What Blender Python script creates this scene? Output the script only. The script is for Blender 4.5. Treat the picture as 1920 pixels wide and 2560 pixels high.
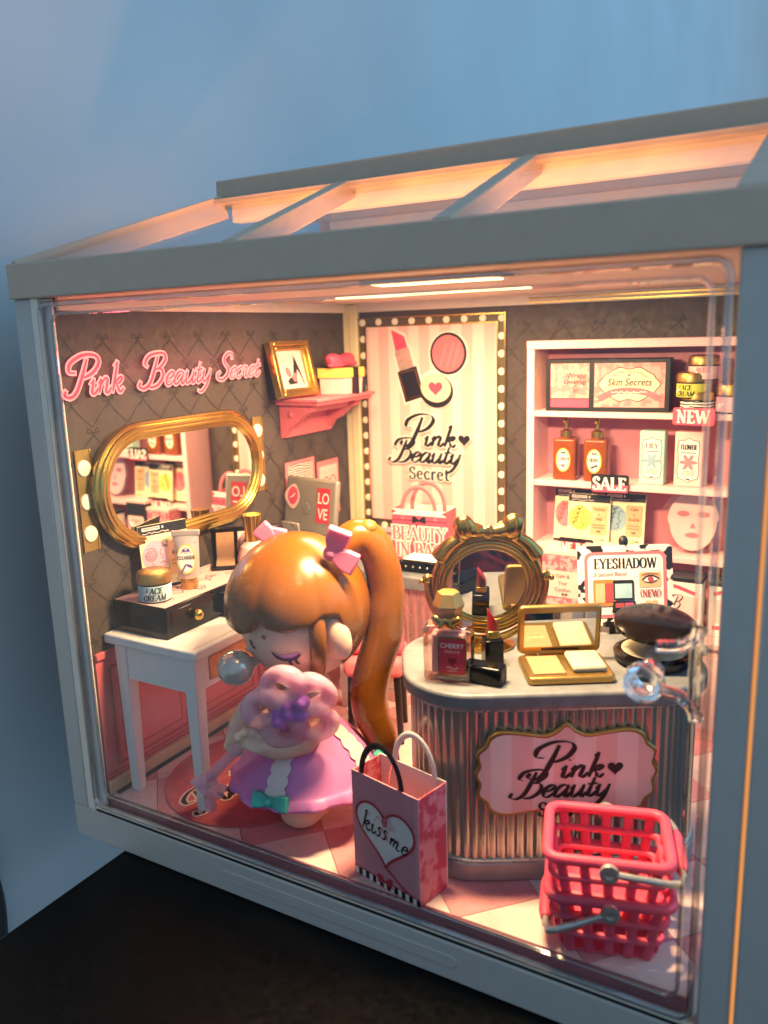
import bpy, bmesh, math, random
from mathutils import Vector, Matrix, Euler
random.seed(7)
PI = math.pi
R = math.radians
scene = bpy.context.scene
for o in list(bpy.data.objects):
    bpy.data.objects.remove(o, do_unlink=True)
scene.unit_settings.system = 'METRIC'
scene.unit_settings.scale_length = 0.01          # one Blender unit is one centimetre
COL = scene.collection

# ------------------------------------------------------------------ camera
cam_d = bpy.data.cameras.new('camera')
cam = bpy.data.objects.new('camera', cam_d)
COL.objects.link(cam)
scene.camera = cam
cam.location = (19.4976, -14.9605, 13.8215)
_yaw, _pitch, _roll = 0.530170, 0.212413, -0.030969
_f = Vector((-math.sin(_yaw)*math.cos(_pitch), math.cos(_yaw)*math.cos(_pitch), -math.sin(_pitch)))
_r = Vector((math.cos(_yaw), math.sin(_yaw), 0))
_u = _r.cross(_f)
_r2 = _r*math.cos(_roll) + _u*math.sin(_roll)
_u2 = -_r*math.sin(_roll) + _u*math.cos(_roll)
cam.rotation_euler = Matrix((_r2, _u2, -_f)).transposed().to_euler()
cam_d.sensor_fit = 'VERTICAL'
cam_d.sensor_height = 36
cam_d.lens = 2072.3/2560*36
cam_d.clip_start = 0.5
cam_d.clip_end = 3000
cam_d.dof.use_dof = True
cam_d.dof.focus_distance = 23.5
cam_d.dof.aperture_fstop = 0.16
cam_d.dof.aperture_blades = 0

# ------------------------------------------------------------------ world and lamps
world = bpy.data.worlds.new('World')
scene.world = world
world.use_nodes = True
_bg = world.node_tree.nodes['Background']
_bg.inputs['Color'].default_value = (0.40, 0.56, 0.71, 1)
_bg.inputs['Strength'].default_value = 0.50

def area(name, loc, target, size, size_y, power, col, spread=180):
    d = bpy.data.lights.new(name, 'AREA')
    d.shape = 'RECTANGLE'; d.size = size; d.size_y = size_y
    d.energy = power; d.color = col; d.spread = R(spread)
    o = bpy.data.objects.new(name, d); COL.objects.link(o)
    o.location = loc
    o.rotation_euler = (Vector(target)-Vector(loc)).to_track_quat('-Z', 'Y').to_euler()
    return o
# cool dusk light of the room, from a window across the room on the right
area('window_light', (160, 75, 85), (-4, 45, 12), 150, 150, 82000, (0.16, 0.58, 1.0))
# the warm LED bar under the ceiling of the little house
area('led_light', (10.9, 2.3, 14.72), (10.5, 3.2, 0), 3.4, 0.9, 3700, (1.0, 0.70, 0.36))
# added rear fill lamp, then stray LED board light into the roof space
area('rear_fill_light', (7.5, 8.6, 14.9), (7.5, 8.6, 0), 7.0, 2.5, 1500, (1.0, 0.70, 0.36))
area('roof_led_light', (9.6, 3.4, 15.25), (9.6, 3.8, 18), 14.0, 0.3, 700, (1.0, 0.36, 0.09))

scene.view_settings.view_transform = 'Standard'
scene.view_settings.look = 'None'
scene.view_settings.exposure = 0.75
scene.view_settings.gamma = 1
scene.render.engine = 'CYCLES'
scene.cycles.use_denoising = True
scene.cycles.max_bounces = 10
scene.cycles.transparent_max_bounces = 16
scene.cycles.caustics_reflective = False
scene.cycles.caustics_refractive = False
scene.cycles.sample_clamp_indirect = 6
scene.render.resolution_x = 768
scene.render.resolution_y = 1024

# ------------------------------------------------------------------ materials
def rgb(h):
    h = h.lstrip('#')
    c = [int(h[i:i+2], 16)/255 for i in (0, 2, 4)]
    return tuple(x/12.92 if x <= .04045 else ((x+.055)/1.055)**2.4 for x in c)
MATS = {}
def M(name, col, rough=.5, metal=0, var=.10, vs=2.2, bump=0, bs=30, coat=0, sss=0, sssr=.3, trans=0, ior=1.46, emit=None, es=0, spec=.5, rv=.12, alpha=1):
    if isinstance(col, str): col = rgb(col)
    m = bpy.data.materials.new(name); m.use_nodes = True
    nt = m.node_tree; N = nt.nodes; L = nt.links
    b = N['Principled BSDF']
    b.inputs['Base Color'].default_value = (*col, 1)
    b.inputs['Roughness'].default_value = rough
    b.inputs['Metallic'].default_value = metal
    b.inputs['Specular IOR Level'].default_value = spec
    b.inputs['IOR'].default_value = ior
    if coat: b.inputs['Coat Weight'].default_value = coat; b.inputs['Coat Roughness'].default_value = .08
    if sss:
        b.inputs['Subsurface Weight'].default_value = sss
        b.inputs['Subsurface Radius'].default_value = (sssr, sssr*.55, sssr*.4)
        b.inputs['Subsurface Scale'].default_value = 1
    if alpha < 1: b.inputs['Alpha'].default_value = alpha
    if trans: b.inputs['Transmission Weight'].default_value = trans
    if emit is not None:
        b.inputs['Emission Color'].default_value = (*(rgb(emit) if isinstance(emit, str) else emit), 1)
        b.inputs['Emission Strength'].default_value = es
    tc = N.new('ShaderNodeTexCoord')
    if var:
        n = N.new('ShaderNodeTexNoise'); n.inputs['Scale'].default_value = vs; n.inputs['Detail'].default_value = 6
        L.new(tc.outputs['Object'], n.inputs['Vector'])
        r = N.new('ShaderNodeMapRange'); r.inputs['From Min'].default_value = .3; r.inputs['From Max'].default_value = .7
        r.inputs['To Min'].default_value = 1-var; r.inputs['To Max'].default_value = 1+var*.6
        L.new(n.outputs['Fac'], r.inputs['Value'])
        mx = N.new('ShaderNodeMix'); mx.data_type = 'RGBA'; mx.blend_type = 'MULTIPLY'; mx.inputs['Factor'].default_value = 1
        mx.inputs['A'].default_value = (*col, 1)
        L.new(r.outputs['Result'], mx.inputs['B'])
        L.new(mx.outputs['Result'], b.inputs['Base Color'])
    if rv:
        n2 = N.new('ShaderNodeTexNoise'); n2.inputs['Scale'].default_value = 5; n2.inputs['Detail'].default_value = 8
        L.new(tc.outputs['Object'], n2.inputs['Vector'])
        r2 = N.new('ShaderNodeMapRange'); r2.inputs['From Min'].default_value = .3; r2.inputs['From Max'].default_value = .7
        r2.inputs['To Min'].default_value = max(.01, rough*(1-rv*1.5)); r2.inputs['To Max'].default_value = min(1, rough*(1+rv*2.5))
        L.new(n2.outputs['Fac'], r2.inputs['Value']); L.new(r2.outputs['Result'], b.inputs['Roughness'])
    if bump:
        n3 = N.new('ShaderNodeTexNoise'); n3.inputs['Scale'].default_value = bs; n3.inputs['Detail'].default_value = 4
        L.new(tc.outputs['Object'], n3.inputs['Vector'])
        bp = N.new('ShaderNodeBump'); bp.inputs['Strength'].default_value = bump; bp.inputs['Distance'].default_value = .05
        L.new(n3.outputs['Fac'], bp.inputs['Height']); L.new(bp.outputs['Normal'], b.inputs['Normal'])
    MATS[name] = m
    return m

def clear_pane(name, tint=(.97, .97, .98), rough=.02, refl=1.0):
    """thin clear acrylic sheet: fresnel mix of see-through and gloss"""
    m = bpy.data.materials.new(name); m.use_nodes = True
    nt = m.node_tree; N = nt.nodes; L = nt.links
    N.remove(N['Principled BSDF'])
    t = N.new('ShaderNodeBsdfTransparent'); t.inputs['Color'].default_value = (*tint, 1)
    g = N.new('ShaderNodeBsdfGlossy'); g.inputs['Roughness'].default_value = rough
    f = N.new('ShaderNodeLayerWeight'); f.inputs['Blend'].default_value = .5
    pw = N.new('ShaderNodeMath'); pw.operation = 'POWER'; pw.inputs[1].default_value = 5
    mu = N.new('ShaderNodeMath'); mu.operation = 'MULTIPLY_ADD'; mu.inputs[1].default_value = .96*refl; mu.inputs[2].default_value = .04*refl
    mx = N.new('ShaderNodeMixShader')
    tc = N.new('ShaderNodeTexCoord'); sm = N.new('ShaderNodeTexNoise'); sm.inputs['Scale'].default_value = .7; sm.inputs['Detail'].default_value = 9
    sr = N.new('ShaderNodeMapRange'); sr.inputs['From Min'].default_value = .35; sr.inputs['From Max'].default_value = .75; sr.inputs['To Min'].default_value = .8; sr.inputs['To Max'].default_value = 1.9
    s2 = N.new('ShaderNodeMath'); s2.operation = 'MULTIPLY'; s2.use_clamp = True          # uneven shine: finger smears on the plastic
    L.new(tc.outputs['Object'], sm.inputs['Vector']); L.new(sm.outputs['Fac'], sr.inputs['Value']); L.new(sr.outputs['Result'], s2.inputs[1])
    L.new(f.outputs['Facing'], pw.inputs[0]); L.new(pw.outputs['Value'], mu.inputs[0]); L.new(mu.outputs['Value'], s2.inputs[0]); L.new(s2.outputs['Value'], mx.inputs['Fac'])
    L.new(t.outputs['BSDF'], mx.inputs[1]); L.new(g.outputs['BSDF'], mx.inputs[2])
    L.new(mx.outputs['Shader'], N['Material Output'].inputs['Surface'])
    MATS[name] = m
    return m

def stripes(name, c1, c2, width, axis='X', soft=.15, rough=.5):
    """printed two-tone stripes along one object axis"""
    m = M(name, c1, rough, var=0)
    nt = m.node_tree; N = nt.nodes; L = nt.links; b = N['Principled BSDF']
    tc = N.new('ShaderNodeTexCoord'); s = N.new('ShaderNodeSeparateXYZ'); L.new(tc.outputs['Object'], s.inputs[0])
    a = N.new('ShaderNodeMath'); a.operation = 'MULTIPLY'; a.inputs[1].default_value = 2*PI/width; L.new(s.outputs[axis], a.inputs[0])
    si = N.new('ShaderNodeMath'); si.operation = 'SINE'; L.new(a.outputs[0], si.inputs[0])
    mr = N.new('ShaderNodeMapRange'); mr.inputs['From Min'].default_value = -soft; mr.inputs['From Max'].default_value = soft
    L.new(si.outputs[0], mr.inputs['Value'])
    mx = N.new('ShaderNodeMix'); mx.data_type = 'RGBA'
    mx.inputs['A'].default_value = (*rgb(c1), 1); mx.inputs['B'].default_value = (*rgb(c2), 1)
    L.new(mr.outputs['Result'], mx.inputs['Factor']); L.new(mx.outputs['Result'], b.inputs['Base Color'])
    return m

def blotch(name, c1, c2, scale, thr=.5, rough=.5, kind='noise', soft=.06):
    """printed leopard / zebra / marble style two-tone pattern"""
    m = M(name, c1, rough, var=0)
    nt = m.node_tree; N = nt.nodes; L = nt.links; b = N['Principled BSDF']
    tc = N.new('ShaderNodeTexCoord')
    if kind == 'wave':
        n = N.new('ShaderNodeTexWave'); n.inputs['Scale'].default_value = scale; n.inputs['Distortion'].default_value = 5
        n.inputs['Detail'].default_value = 1; n.inputs['Detail Scale'].default_value = .9; n.bands_direction = 'Z'; o = n.outputs['Fac']
    elif kind == 'voronoi':
        n = N.new('ShaderNodeTexVoronoi'); n.inputs['Scale'].default_value = scale; o = n.outputs['Distance']
    else:
        n = N.new('ShaderNodeTexNoise'); n.inputs['Scale'].default_value = scale; n.inputs['Detail'].default_value = 5; o = n.outputs['Fac']
    L.new(tc.outputs['Object'], n.inputs['Vector'])
    mr = N.new('ShaderNodeMapRange'); mr.inputs['From Min'].default_value = thr-soft; mr.inputs['From Max'].default_value = thr+soft
    L.new(o, mr.inputs['Value'])
    mx = N.new('ShaderNodeMix'); mx.data_type = 'RGBA'
    mx.inputs['A'].default_value = (*rgb(c1), 1); mx.inputs['B'].default_value = (*rgb(c2), 1)
    L.new(mr.outputs['Result'], mx.inputs['Factor']); L.new(mx.outputs['Result'], b.inputs['Base Color'])
    return m

# room and house plastics
M('wall_paint', '#c2c8cc', .85, var=.06, vs=.09, bump=.3, bs=3.5)
M('table_black', '#060608', .36, var=.05, vs=.6, spec=.2)
M('case_plastic', '#b9b8b5', .5, var=.04, bump=.05, bs=60)
M('roof_plastic', '#c2af9c', .5, var=.04, bump=.05, bs=60)
M('inner_plastic', '#e6ddd2', .5, var=.05)
M('clear_plastic', (1, 1, 1), .03, var=0, rv=0, trans=1, ior=1.47)
clear_pane('pane'); clear_pane('lip', (.96, .94, .92), .05, 6.0); clear_pane('roof_pane', refl=.55)
M('led_emit', '#fff1cc', .4, var=0, emit=(1, .62, .26), es=5)
M('leak_glow', '#ff9a4a', .4, var=0, emit=(1, .42, .12), es=.4)
M('wallpaper', '#50443e', .62, var=.10, vs=.7, bump=.05, bs=50)
M('wallpaper_line', '#332925', .6, var=0)
M('wain', '#d8696b', .55, var=.06)
M('wain_dark', '#a84648', .55, var=.05)
M('skirting', '#d8b48c', .5, var=.08)
M('black', '#141113', .45, var=.1)
M('ink', '#171113', .55, var=0)
M('gloss_black', '#0c0909', .14, var=.1, spec=.35, rv=.05)
M('white', '#efe9e2', .5, var=.04)
M('desk_white', '#e9e6e2', .42, var=.04)
M('cream', '#f1e2b8', .6, var=.05)
M('pale_pink', '#f3c3bd', .5, var=.06)
M('shelf_pink', '#f0c6c6', .48, var=.05)
M('shelf_back', '#cf8492', .55, var=.07)
M('pink', '#e8828a', .5, var=.06)
M('hot_pink', '#e0506c', .45, var=.06)
M('coral', '#e2717a', .5, var=.06)
M('red', '#c33240', .45, var=.06)
M('gold', '#c8ab5c', .24, metal=1, var=.04, vs=2, rv=.04)
M('gold_soft', '#b18f52', .36, metal=.9, var=.05, vs=2, rv=.05)
M('antique_gold', '#b08d4c', .24, metal=1, var=.06, vs=2, rv=.05)
M('silver', '#d6d0c8', .28, metal=.7, var=.08)
M('laptop_silver', '#958d83', .36, metal=.35, var=.06)
M('mirror', '#e8e4e0', .015, metal=1, var=0, rv=0)
M('marquee', '#66583a', .45, metal=.25, var=.08)
M('strip_gold', '#9c8248', .4, metal=.5, var=.05)
M('yellow', '#eac860', .5, var=.05)
M('tile_pale', '#ecccc4', .3, var=.14, vs=1.1)
M('tile_pink', '#dc969a', .3, var=.14, vs=1.1)
M('tile_gap', '#b9727a', .6, var=0)
M('rug', '#cc626a', .9, var=.16, vs=3, bump=.3, bs=45)
M('bulb_white', '#f6efd8', .4, var=0)
M('marble', '#78797c', .4, var=.28, vs=1.6)
M('flute', '#b9aca2', .25, metal=.75, var=.03, rv=0)
M('flute_pink', '#d7a8a4', .3, metal=.7, var=.1)
M('ring_grey', '#a49898', .35, metal=.4, var=.08)
M('amber', '#8a4312', .14, var=.15, coat=.5)
M('hair', '#854c05', .27, var=.04, vs=.8, coat=.18, rv=.03)
M('hair_tie', '#8a5f22', .35, var=.1)
M('skin', '#f1c5ac', .42, var=.04, sss=.25)
M('ribbon_pink', '#f07c9e', .4, var=.05, sss=.2)
M('dress', '#db86c4', .45, var=.08, vs=.8, sss=.25)
M('lace', '#efd9d6', .5, var=.05)
M('teal', '#47b3a6', .42, var=.05)
M('lash', '#43284a', .5, var=0)
M('lid', '#d590c8', .5, var=0)
M('mole', '#b06a44', .5, var=0)
M('wand', '#f2b6cc', .32, var=.06, sss=.7, sssr=.5, alpha=.56)
M('wand_clear', '#f0b6cc', .3, var=.08, sss=.5, sssr=.4, alpha=.55)
M('wand_core', '#bb6cc6', .35, var=.08, trans=.15, ior=1.25, sss=.6, sssr=.4)
M('bubble', '#cfc8ba', .14, var=.12, vs=1.5, metal=.35, coat=.5)
M('fluff', '#f27f84', .95, var=.15, vs=3, bump=.6, bs=40)
M('basket', '#e5546f', .42, var=.06, sss=.3)
M('paper_pink', '#d98f98', .6, var=.06)
M('paper_white', '#efe6de', .65, var=.06)
clear_pane('perfume_glass', (1, .80, .78), .05, 2.2)
M('lip_red', '#8d1f24', .35, var=.05)
M('powder', '#b58560', .75, var=.08, bump=.15, bs=20)
M('sponge', '#bdaf94', .8, var=.06, bump=.2, bs=30)
M('mint', '#a9d6c9', .55, var=.05)
M('sky_label', '#a8c9d2', .5, var=.1)
M('lime', '#cfd24a', .5, var=.05)
M('lemon', '#ead95e', .6, var=.1)
M('lilac', '#dba8bd', .6, var=.1)
M('ice', '#8fb0bf', .6, var=.1)
M('peach', '#e9b083', .6, var=.15)
M('tube_silver', '#cbb9b2', .32, metal=.45, var=.06)
M('drawer_gold', '#c98a42', .45, metal=.25, var=.12)
M('purple_ink', '#6a4f92', .6, var=0)
M('pink_ink', '#d9677c', .6, var=0)
M('halo', '#f2c6b6', .6, var=0)
M('neon_line', '#e07a78', .4, var=0, emit=(1.0, .38, .36), es=.55)  # emission added to both inks of the flat printed lettering
M('neon_fill', '#a82a3c', .4, var=0, emit=(1.0, .06, .10), es=.45)
M('mask_white', '#f6dcd8', .5, var=.04)
clear_pane('pouch', (1, .93, .94), .1, 2.0)
stripes('poster_stripe', '#f4d4cb', '#eeb9b2', .92)
stripes('plaque_stripe', '#f0cbc4', '#eab4ae', 1.0)
blotch('leopard', '#e88990', '#d0495c', 2.6, .5, kind='noise', soft=.05)
blotch('leopard_fine', '#f0a5a4', '#dd5f70', 4.5, .5, kind='noise', soft=.05)
blotch('zebra', '#efe6da', '#16110f', 3.6, .5, kind='wave', soft=.1)
blotch('heart_print', '#f0a89f', '#e98886', 3.5, .52, soft=.03)
blotch('top_print', '#e3b8b4', '#d9a6a4', 2, .5, soft=.2)

# ------------------------------------------------------------------ geometry helpers
def link(o, parent=None):
    COL.objects.link(o)
    if parent is not None: o.parent = parent
    return o
def tag(o, label, cat, group=None):
    o['label'] = label; o['category'] = cat
    if group: o['group'] = group
    return o
def thing(name, label, cat, loc=(0, 0, 0), rz=0, group=None, rot=None):
    o = bpy.data.objects.new(name, None); link(o)
    o.empty_display_size = .3
    o.location = loc
    o.rotation_euler = rot if rot else (0, 0, R(rz))
    return tag(o, label, cat, group)

class B:
    """collects shapes and links them as one mesh object"""
    def __init__(s): s.bm = bmesh.new(); s.T = Matrix.Identity(4)
    def at(s, loc=(0, 0, 0), rot=(0, 0, 0), sc=(1, 1, 1)):
        s.T = Matrix.LocRotScale(Vector(loc), Euler([R(a) for a in rot]), Vector(sc)); return s
    def _v(s, p): return s.bm.verts.new(s.T @ Vector(p))
    def box(s, x0, x1, y0, y1, z0, z1, taper=0):
        t = taper
        v = [s._v(p) for p in ((x0+t, y0+t, z0), (x1-t, y0+t, z0), (x1-t, y1-t, z0), (x0+t, y1-t, z0), (x0, y0, z1), (x1, y0, z1), (x1, y1, z1), (x0, y1, z1))]
        for f in ((3, 2, 1, 0), (4, 5, 6, 7), (0, 1, 5, 4), (1, 2, 6, 5), (2, 3, 7, 6), (3, 0, 4, 7)): s.bm.faces.new([v[i] for i in f])
        return s
    def poly_prism(s, pts, z0, z1, top=None):
        n = len(pts); top = top or pts
        a = [s._v((p[0], p[1], z0)) for p in pts]; b = [s._v((p[0], p[1], z1)) for p in top]
        s.bm.faces.new(a[::-1]); s.bm.faces.new(b)
        for i in range(n): s.bm.faces.new([a[i], a[(i+1) % n], b[(i+1) % n], b[i]])
        return s
    def lathe(s, prof, seg=32, sx=1, sy=1, cx=0, cy=0):
        rings = []
        for r, z in prof:
            if r < 1e-5: rings.append([s._v((cx, cy, z))])
            else: rings.append([s._v((cx+sx*r*math.cos(2*PI*i/seg), cy+sy*r*math.sin(2*PI*i/seg), z)) for i in range(seg)])
        for a, b in zip(rings, rings[1:]):
            for i in range(seg):
                j = (i+1) % seg
                if len(a) == 1 and len(b) == 1: continue
                if len(a) == 1: s.bm.faces.new([a[0], b[j], b[i]])
                elif len(b) == 1: s.bm.faces.new([a[i], a[j], b[0]])
                else: s.bm.faces.new([a[i], a[j], b[j], b[i]])
        return s
    def ball(s, c, r, sc=(1, 1, 1), seg=24, rot=(0, 0, 0)):
        T0 = s.T; s.T = T0 @ Matrix.LocRotScale(Vector(c), Euler([R(a) for a in rot]), Vector(sc)*r)
        n = seg//2
        s.lathe([(math.sin(PI*i/n), -math.cos(PI*i/n)) for i in range(n+1)], seg)
        s.T = T0; return s
    def tube(s, path, rad, seg=12, closed=False, cap=True, flat=1.0, up=None):
        P = [Vector(p) for p in path]; n = len(P)
        rr = rad if isinstance(rad, (list, tuple)) else [rad]*n
        rings = []; prev = None
        for i in range(n):
            a = P[(i-1) % n] if (closed or i > 0) else P[i]; b = P[(i+1) % n] if (closed or i < n-1) else P[i]
            t = (b-a).normalized()
            if prev is None:
                q = Vector(up) if up else (Vector((0, 0, 1)) if abs(t.z) < .9 else Vector((1, 0, 0)))
            else: q = prev
            nrm = (q - t*q.dot(t)).normalized(); prev = nrm; bi = t.cross(nrm)
            rings.append([s._v(P[i]+(nrm*math.cos(2*PI*k/seg)*flat+bi*math.sin(2*PI*k/seg))*rr[i]) for k in range(seg)])
        for i in range(n if closed else n-1):
            a, b = rings[i], rings[(i+1) % n]
            for k in range(seg): s.bm.faces.new([a[k], a[(k+1) % seg], b[(k+1) % seg], b[k]])
        if cap and not closed:
            s.bm.faces.new(rings[0][::-1]); s.bm.faces.new(rings[-1])
        return s
    def build(s, name, mat, parent=None, smooth=True, bevel=0, bseg=2, sub=0, remesh=0, relax=0, angle=35):
        me = bpy.data.meshes.new(name)
        bmesh.ops.recalc_face_normals(s.bm, faces=s.bm.faces[:])
        s.bm.to_mesh(me); s.bm.free()
        me.materials.append(MATS[mat] if isinstance(mat, str) else mat)
        o = bpy.data.objects.new(name, me); link(o, parent)
        if remesh:
            m = o.modifiers.new('remesh', 'REMESH'); m.mode = 'VOXEL'; m.voxel_size = remesh; m.use_smooth_shade = True
            if relax:
                k = o.modifiers.new('relax', 'SMOOTH'); k.factor = .5; k.iterations = relax
        if bevel:
            m = o.modifiers.new('bevel', 'BEVEL'); m.width = bevel; m.segments = bseg; m.limit_method = 'ANGLE'; m.angle_limit = R(40)
            m.harden_normals = False
        if sub:
            m = o.modifiers.new('sub', 'SUBSURF'); m.levels = sub; m.render_levels = sub
        if smooth:
            me.polygons.foreach_set('use_smooth', [True]*len(me.polygons))
            if not remesh and not sub:
                me.set_sharp_from_angle(angle=R(angle))
        return o

def catmull(pts, n=8, closed=False):
    P = [Vector(p) for p in pts]; out = []; m = len(P)
    rng = range(m if closed else m-1)
    for i in rng:
        p0 = P[(i-1) % m] if (closed or i > 0) else P[0]*2-P[1]
        p1, p2 = P[i], P[(i+1) % m]
        p3 = P[(i+2) % m] if (closed or i < m-2) else P[-1]*2-P[-2]
        for k in range(n):
            t = k/n
            out.append(.5*((2*p1)+(p2-p0)*t+(2*p0-5*p1+4*p2-p3)*t*t+(3*p1-p0-3*p2+p3)*t**3))
    if not closed: out.append(P[-1])
    return out
def rrect(x0, x1, y0, y1, r, n=5):
    o = []
    for cx, cy, a in ((x1-r, y1-r, 0), (x0+r, y1-r, 90), (x0+r, y0+r, 180), (x1-r, y0+r, 270)):
        for k in range(n+1):
            t = R(a+90*k/n); o.append((cx+r*math.cos(t), cy+r*math.sin(t)))
    return o
def ellipse(cx, cy, rx, ry, n=36, rot=0):
    c, s_ = math.cos(R(rot)), math.sin(R(rot))
    return [(cx+rx*math.cos(2*PI*i/n)*c-ry*math.sin(2*PI*i/n)*s_, cy+rx*math.cos(2*PI*i/n)*s_+ry*math.sin(2*PI*i/n)*c) for i in range(n)]
def heart(cx, cy, s, n=40, rot=0):
    o = []
    for i in range(n):
        t = 2*PI*i/n
        x = 16*math.sin(t)**3/17; y = (13*math.cos(t)-5*math.cos(2*t)-2*math.cos(3*t)-math.cos(4*t))/17
        c, q = math.cos(R(rot)), math.sin(R(rot))
        o.append((cx+s*(x*c-y*q), cy+s*(x*q+y*c)))
    return o

# ------------------------------------------------------------------ lettering: pen-stroke alphabets drawn point by point
SCRIPT = {
 'i': (.60, [[(-.05, .62), (.15, 1)], [(.15, 1), (.15, .5), (.17, .12), (.32, 0), (.5, .12), (.62, .4)], [(.19, 1.42), (.21, 1.5)]]),
 'n': (1.08, [[(-.05, .62), (.15, 1)], [(.15, 1), (.15, .5), (.15, 0)], [(.15, .45), (.35, .85), (.55, 1), (.68, .85), (.68, .4), (.7, .1), (.85, 0), (1, .12), (1.1, .4)]]),
 'k': (1.05, [[(.0, 1.75), (.2, 2.05)], [(.2, 2.05), (.2, 1), (.2, 0)], [(.2, .45), (.45, .85), (.7, 1), (.8, .85), (.65, .62), (.35, .52)], [(.35, .52), (.58, .32), (.72, .06), (.9, 0), (1.1, .25)]]),
 'e': (.72, [[(-.05, .42), (.35, .52), (.62, .78), (.54, 1), (.32, .98), (.1, .7), (.08, .3), (.25, .02), (.5, .04), (.75, .35)]]),
 'a': (1.02, [[(.74, .82), (.55, 1), (.3, .92), (.1, .55), (.12, .15), (.3, 0), (.52, .2), (.7, .6)], [(.76, 1), (.74, .4), (.78, .08), (.92, 0), (1.08, .35)]]),
 'u': (1.0, [[(-.05, .62), (.12, 1)], [(.12, 1), (.12, .3), (.2, .05), (.36, 0), (.55, .2), (.68, .55)], [(.72, 1), (.7, .4), (.74, .08), (.88, 0), (1.05, .35)]]),
 't': (.60, [[(.2, 1.6), (.18, .4), (.22, .08), (.36, 0), (.54, .15), (.64, .4)], [(-.1, 1.04), (.2, 1.04), (.52, 1.08)]]),
 'y': (.82, [[(-.05, .62), (.12, 1)], [(.12, 1), (.12, .35), (.2, .08), (.34, .02), (.52, .2), (.66, .55)], [(.72, 1), (.68, .1), (.52, -.5), (.22, -.82), (-.1, -.68)]]),
 'P': (1.0, [[(.55, 1.95), (.5, 1), (.36, .2), (.08, -.05), (-.25, .1), (-.22, .34)], [(.12, 1.2), (-.28, 1.3), (-.3, 1.75), (.25, 2.12), (.95, 2.1), (1.28, 1.75), (1.12, 1.25), (.7, .98), (.42, 1.02)]]),
 'B': (1.28, [[(.55, 1.95), (.5, 1), (.38, .25), (.05, -.05), (-.32, .1), (-.28, .4)], [(.0, 1.3), (-.25, 1.5), (-.1, 1.95), (.4, 2.12), (.95, 2.08), (1.15, 1.7), (.9, 1.25), (.5, 1.1)], [(.5, 1.1), (1.0, 1.08), (1.22, .62), (.98, .12), (.55, -.02), (.25, .12)]]),
 'S': (.98, [[(1, 1.62), (.85, 2.05), (.45, 2.05), (.22, 1.65), (.45, 1.2), (.8, .85), (.85, .35), (.5, -.02), (.05, .05), (-.12, .38), (.1, .6)]]),
 'c': (.68, [[(.6, .8), (.45, 1), (.22, .9), (.08, .5), (.2, .05), (.45, 0), (.7, .32)]]),
 'r': (.68, [[(-.05, .62), (.15, 1.08)], [(.15, 1.08), (.25, .92), (.44, .97)], [(.42, .97), (.38, .4), (.42, .08), (.55, 0), (.72, .32)]]),
 's': (.62, [[(.5, .86), (.3, 1), (.14, .8), (.4, .5), (.42, .15), (.2, 0), (0, .12)]]),
 'm': (1.5, [[(0, .6), (.1, .95), (.12, .1)], [(.12, .5), (.35, .95), (.5, .8), (.5, .1)], [(.5, .5), (.75, .95), (.92, .8), (.92, .2), (1.05, 0), (1.4, .15)]]),
 ' ': (.55, []),
}
def _st(x, y0=0, y1=1, w=1): return ('l', w, [(x, y0), (x, y1)])
def _sf(x, y, h=.13): return ('l', 1, [(x-h, y), (x+h, y)])
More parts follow.
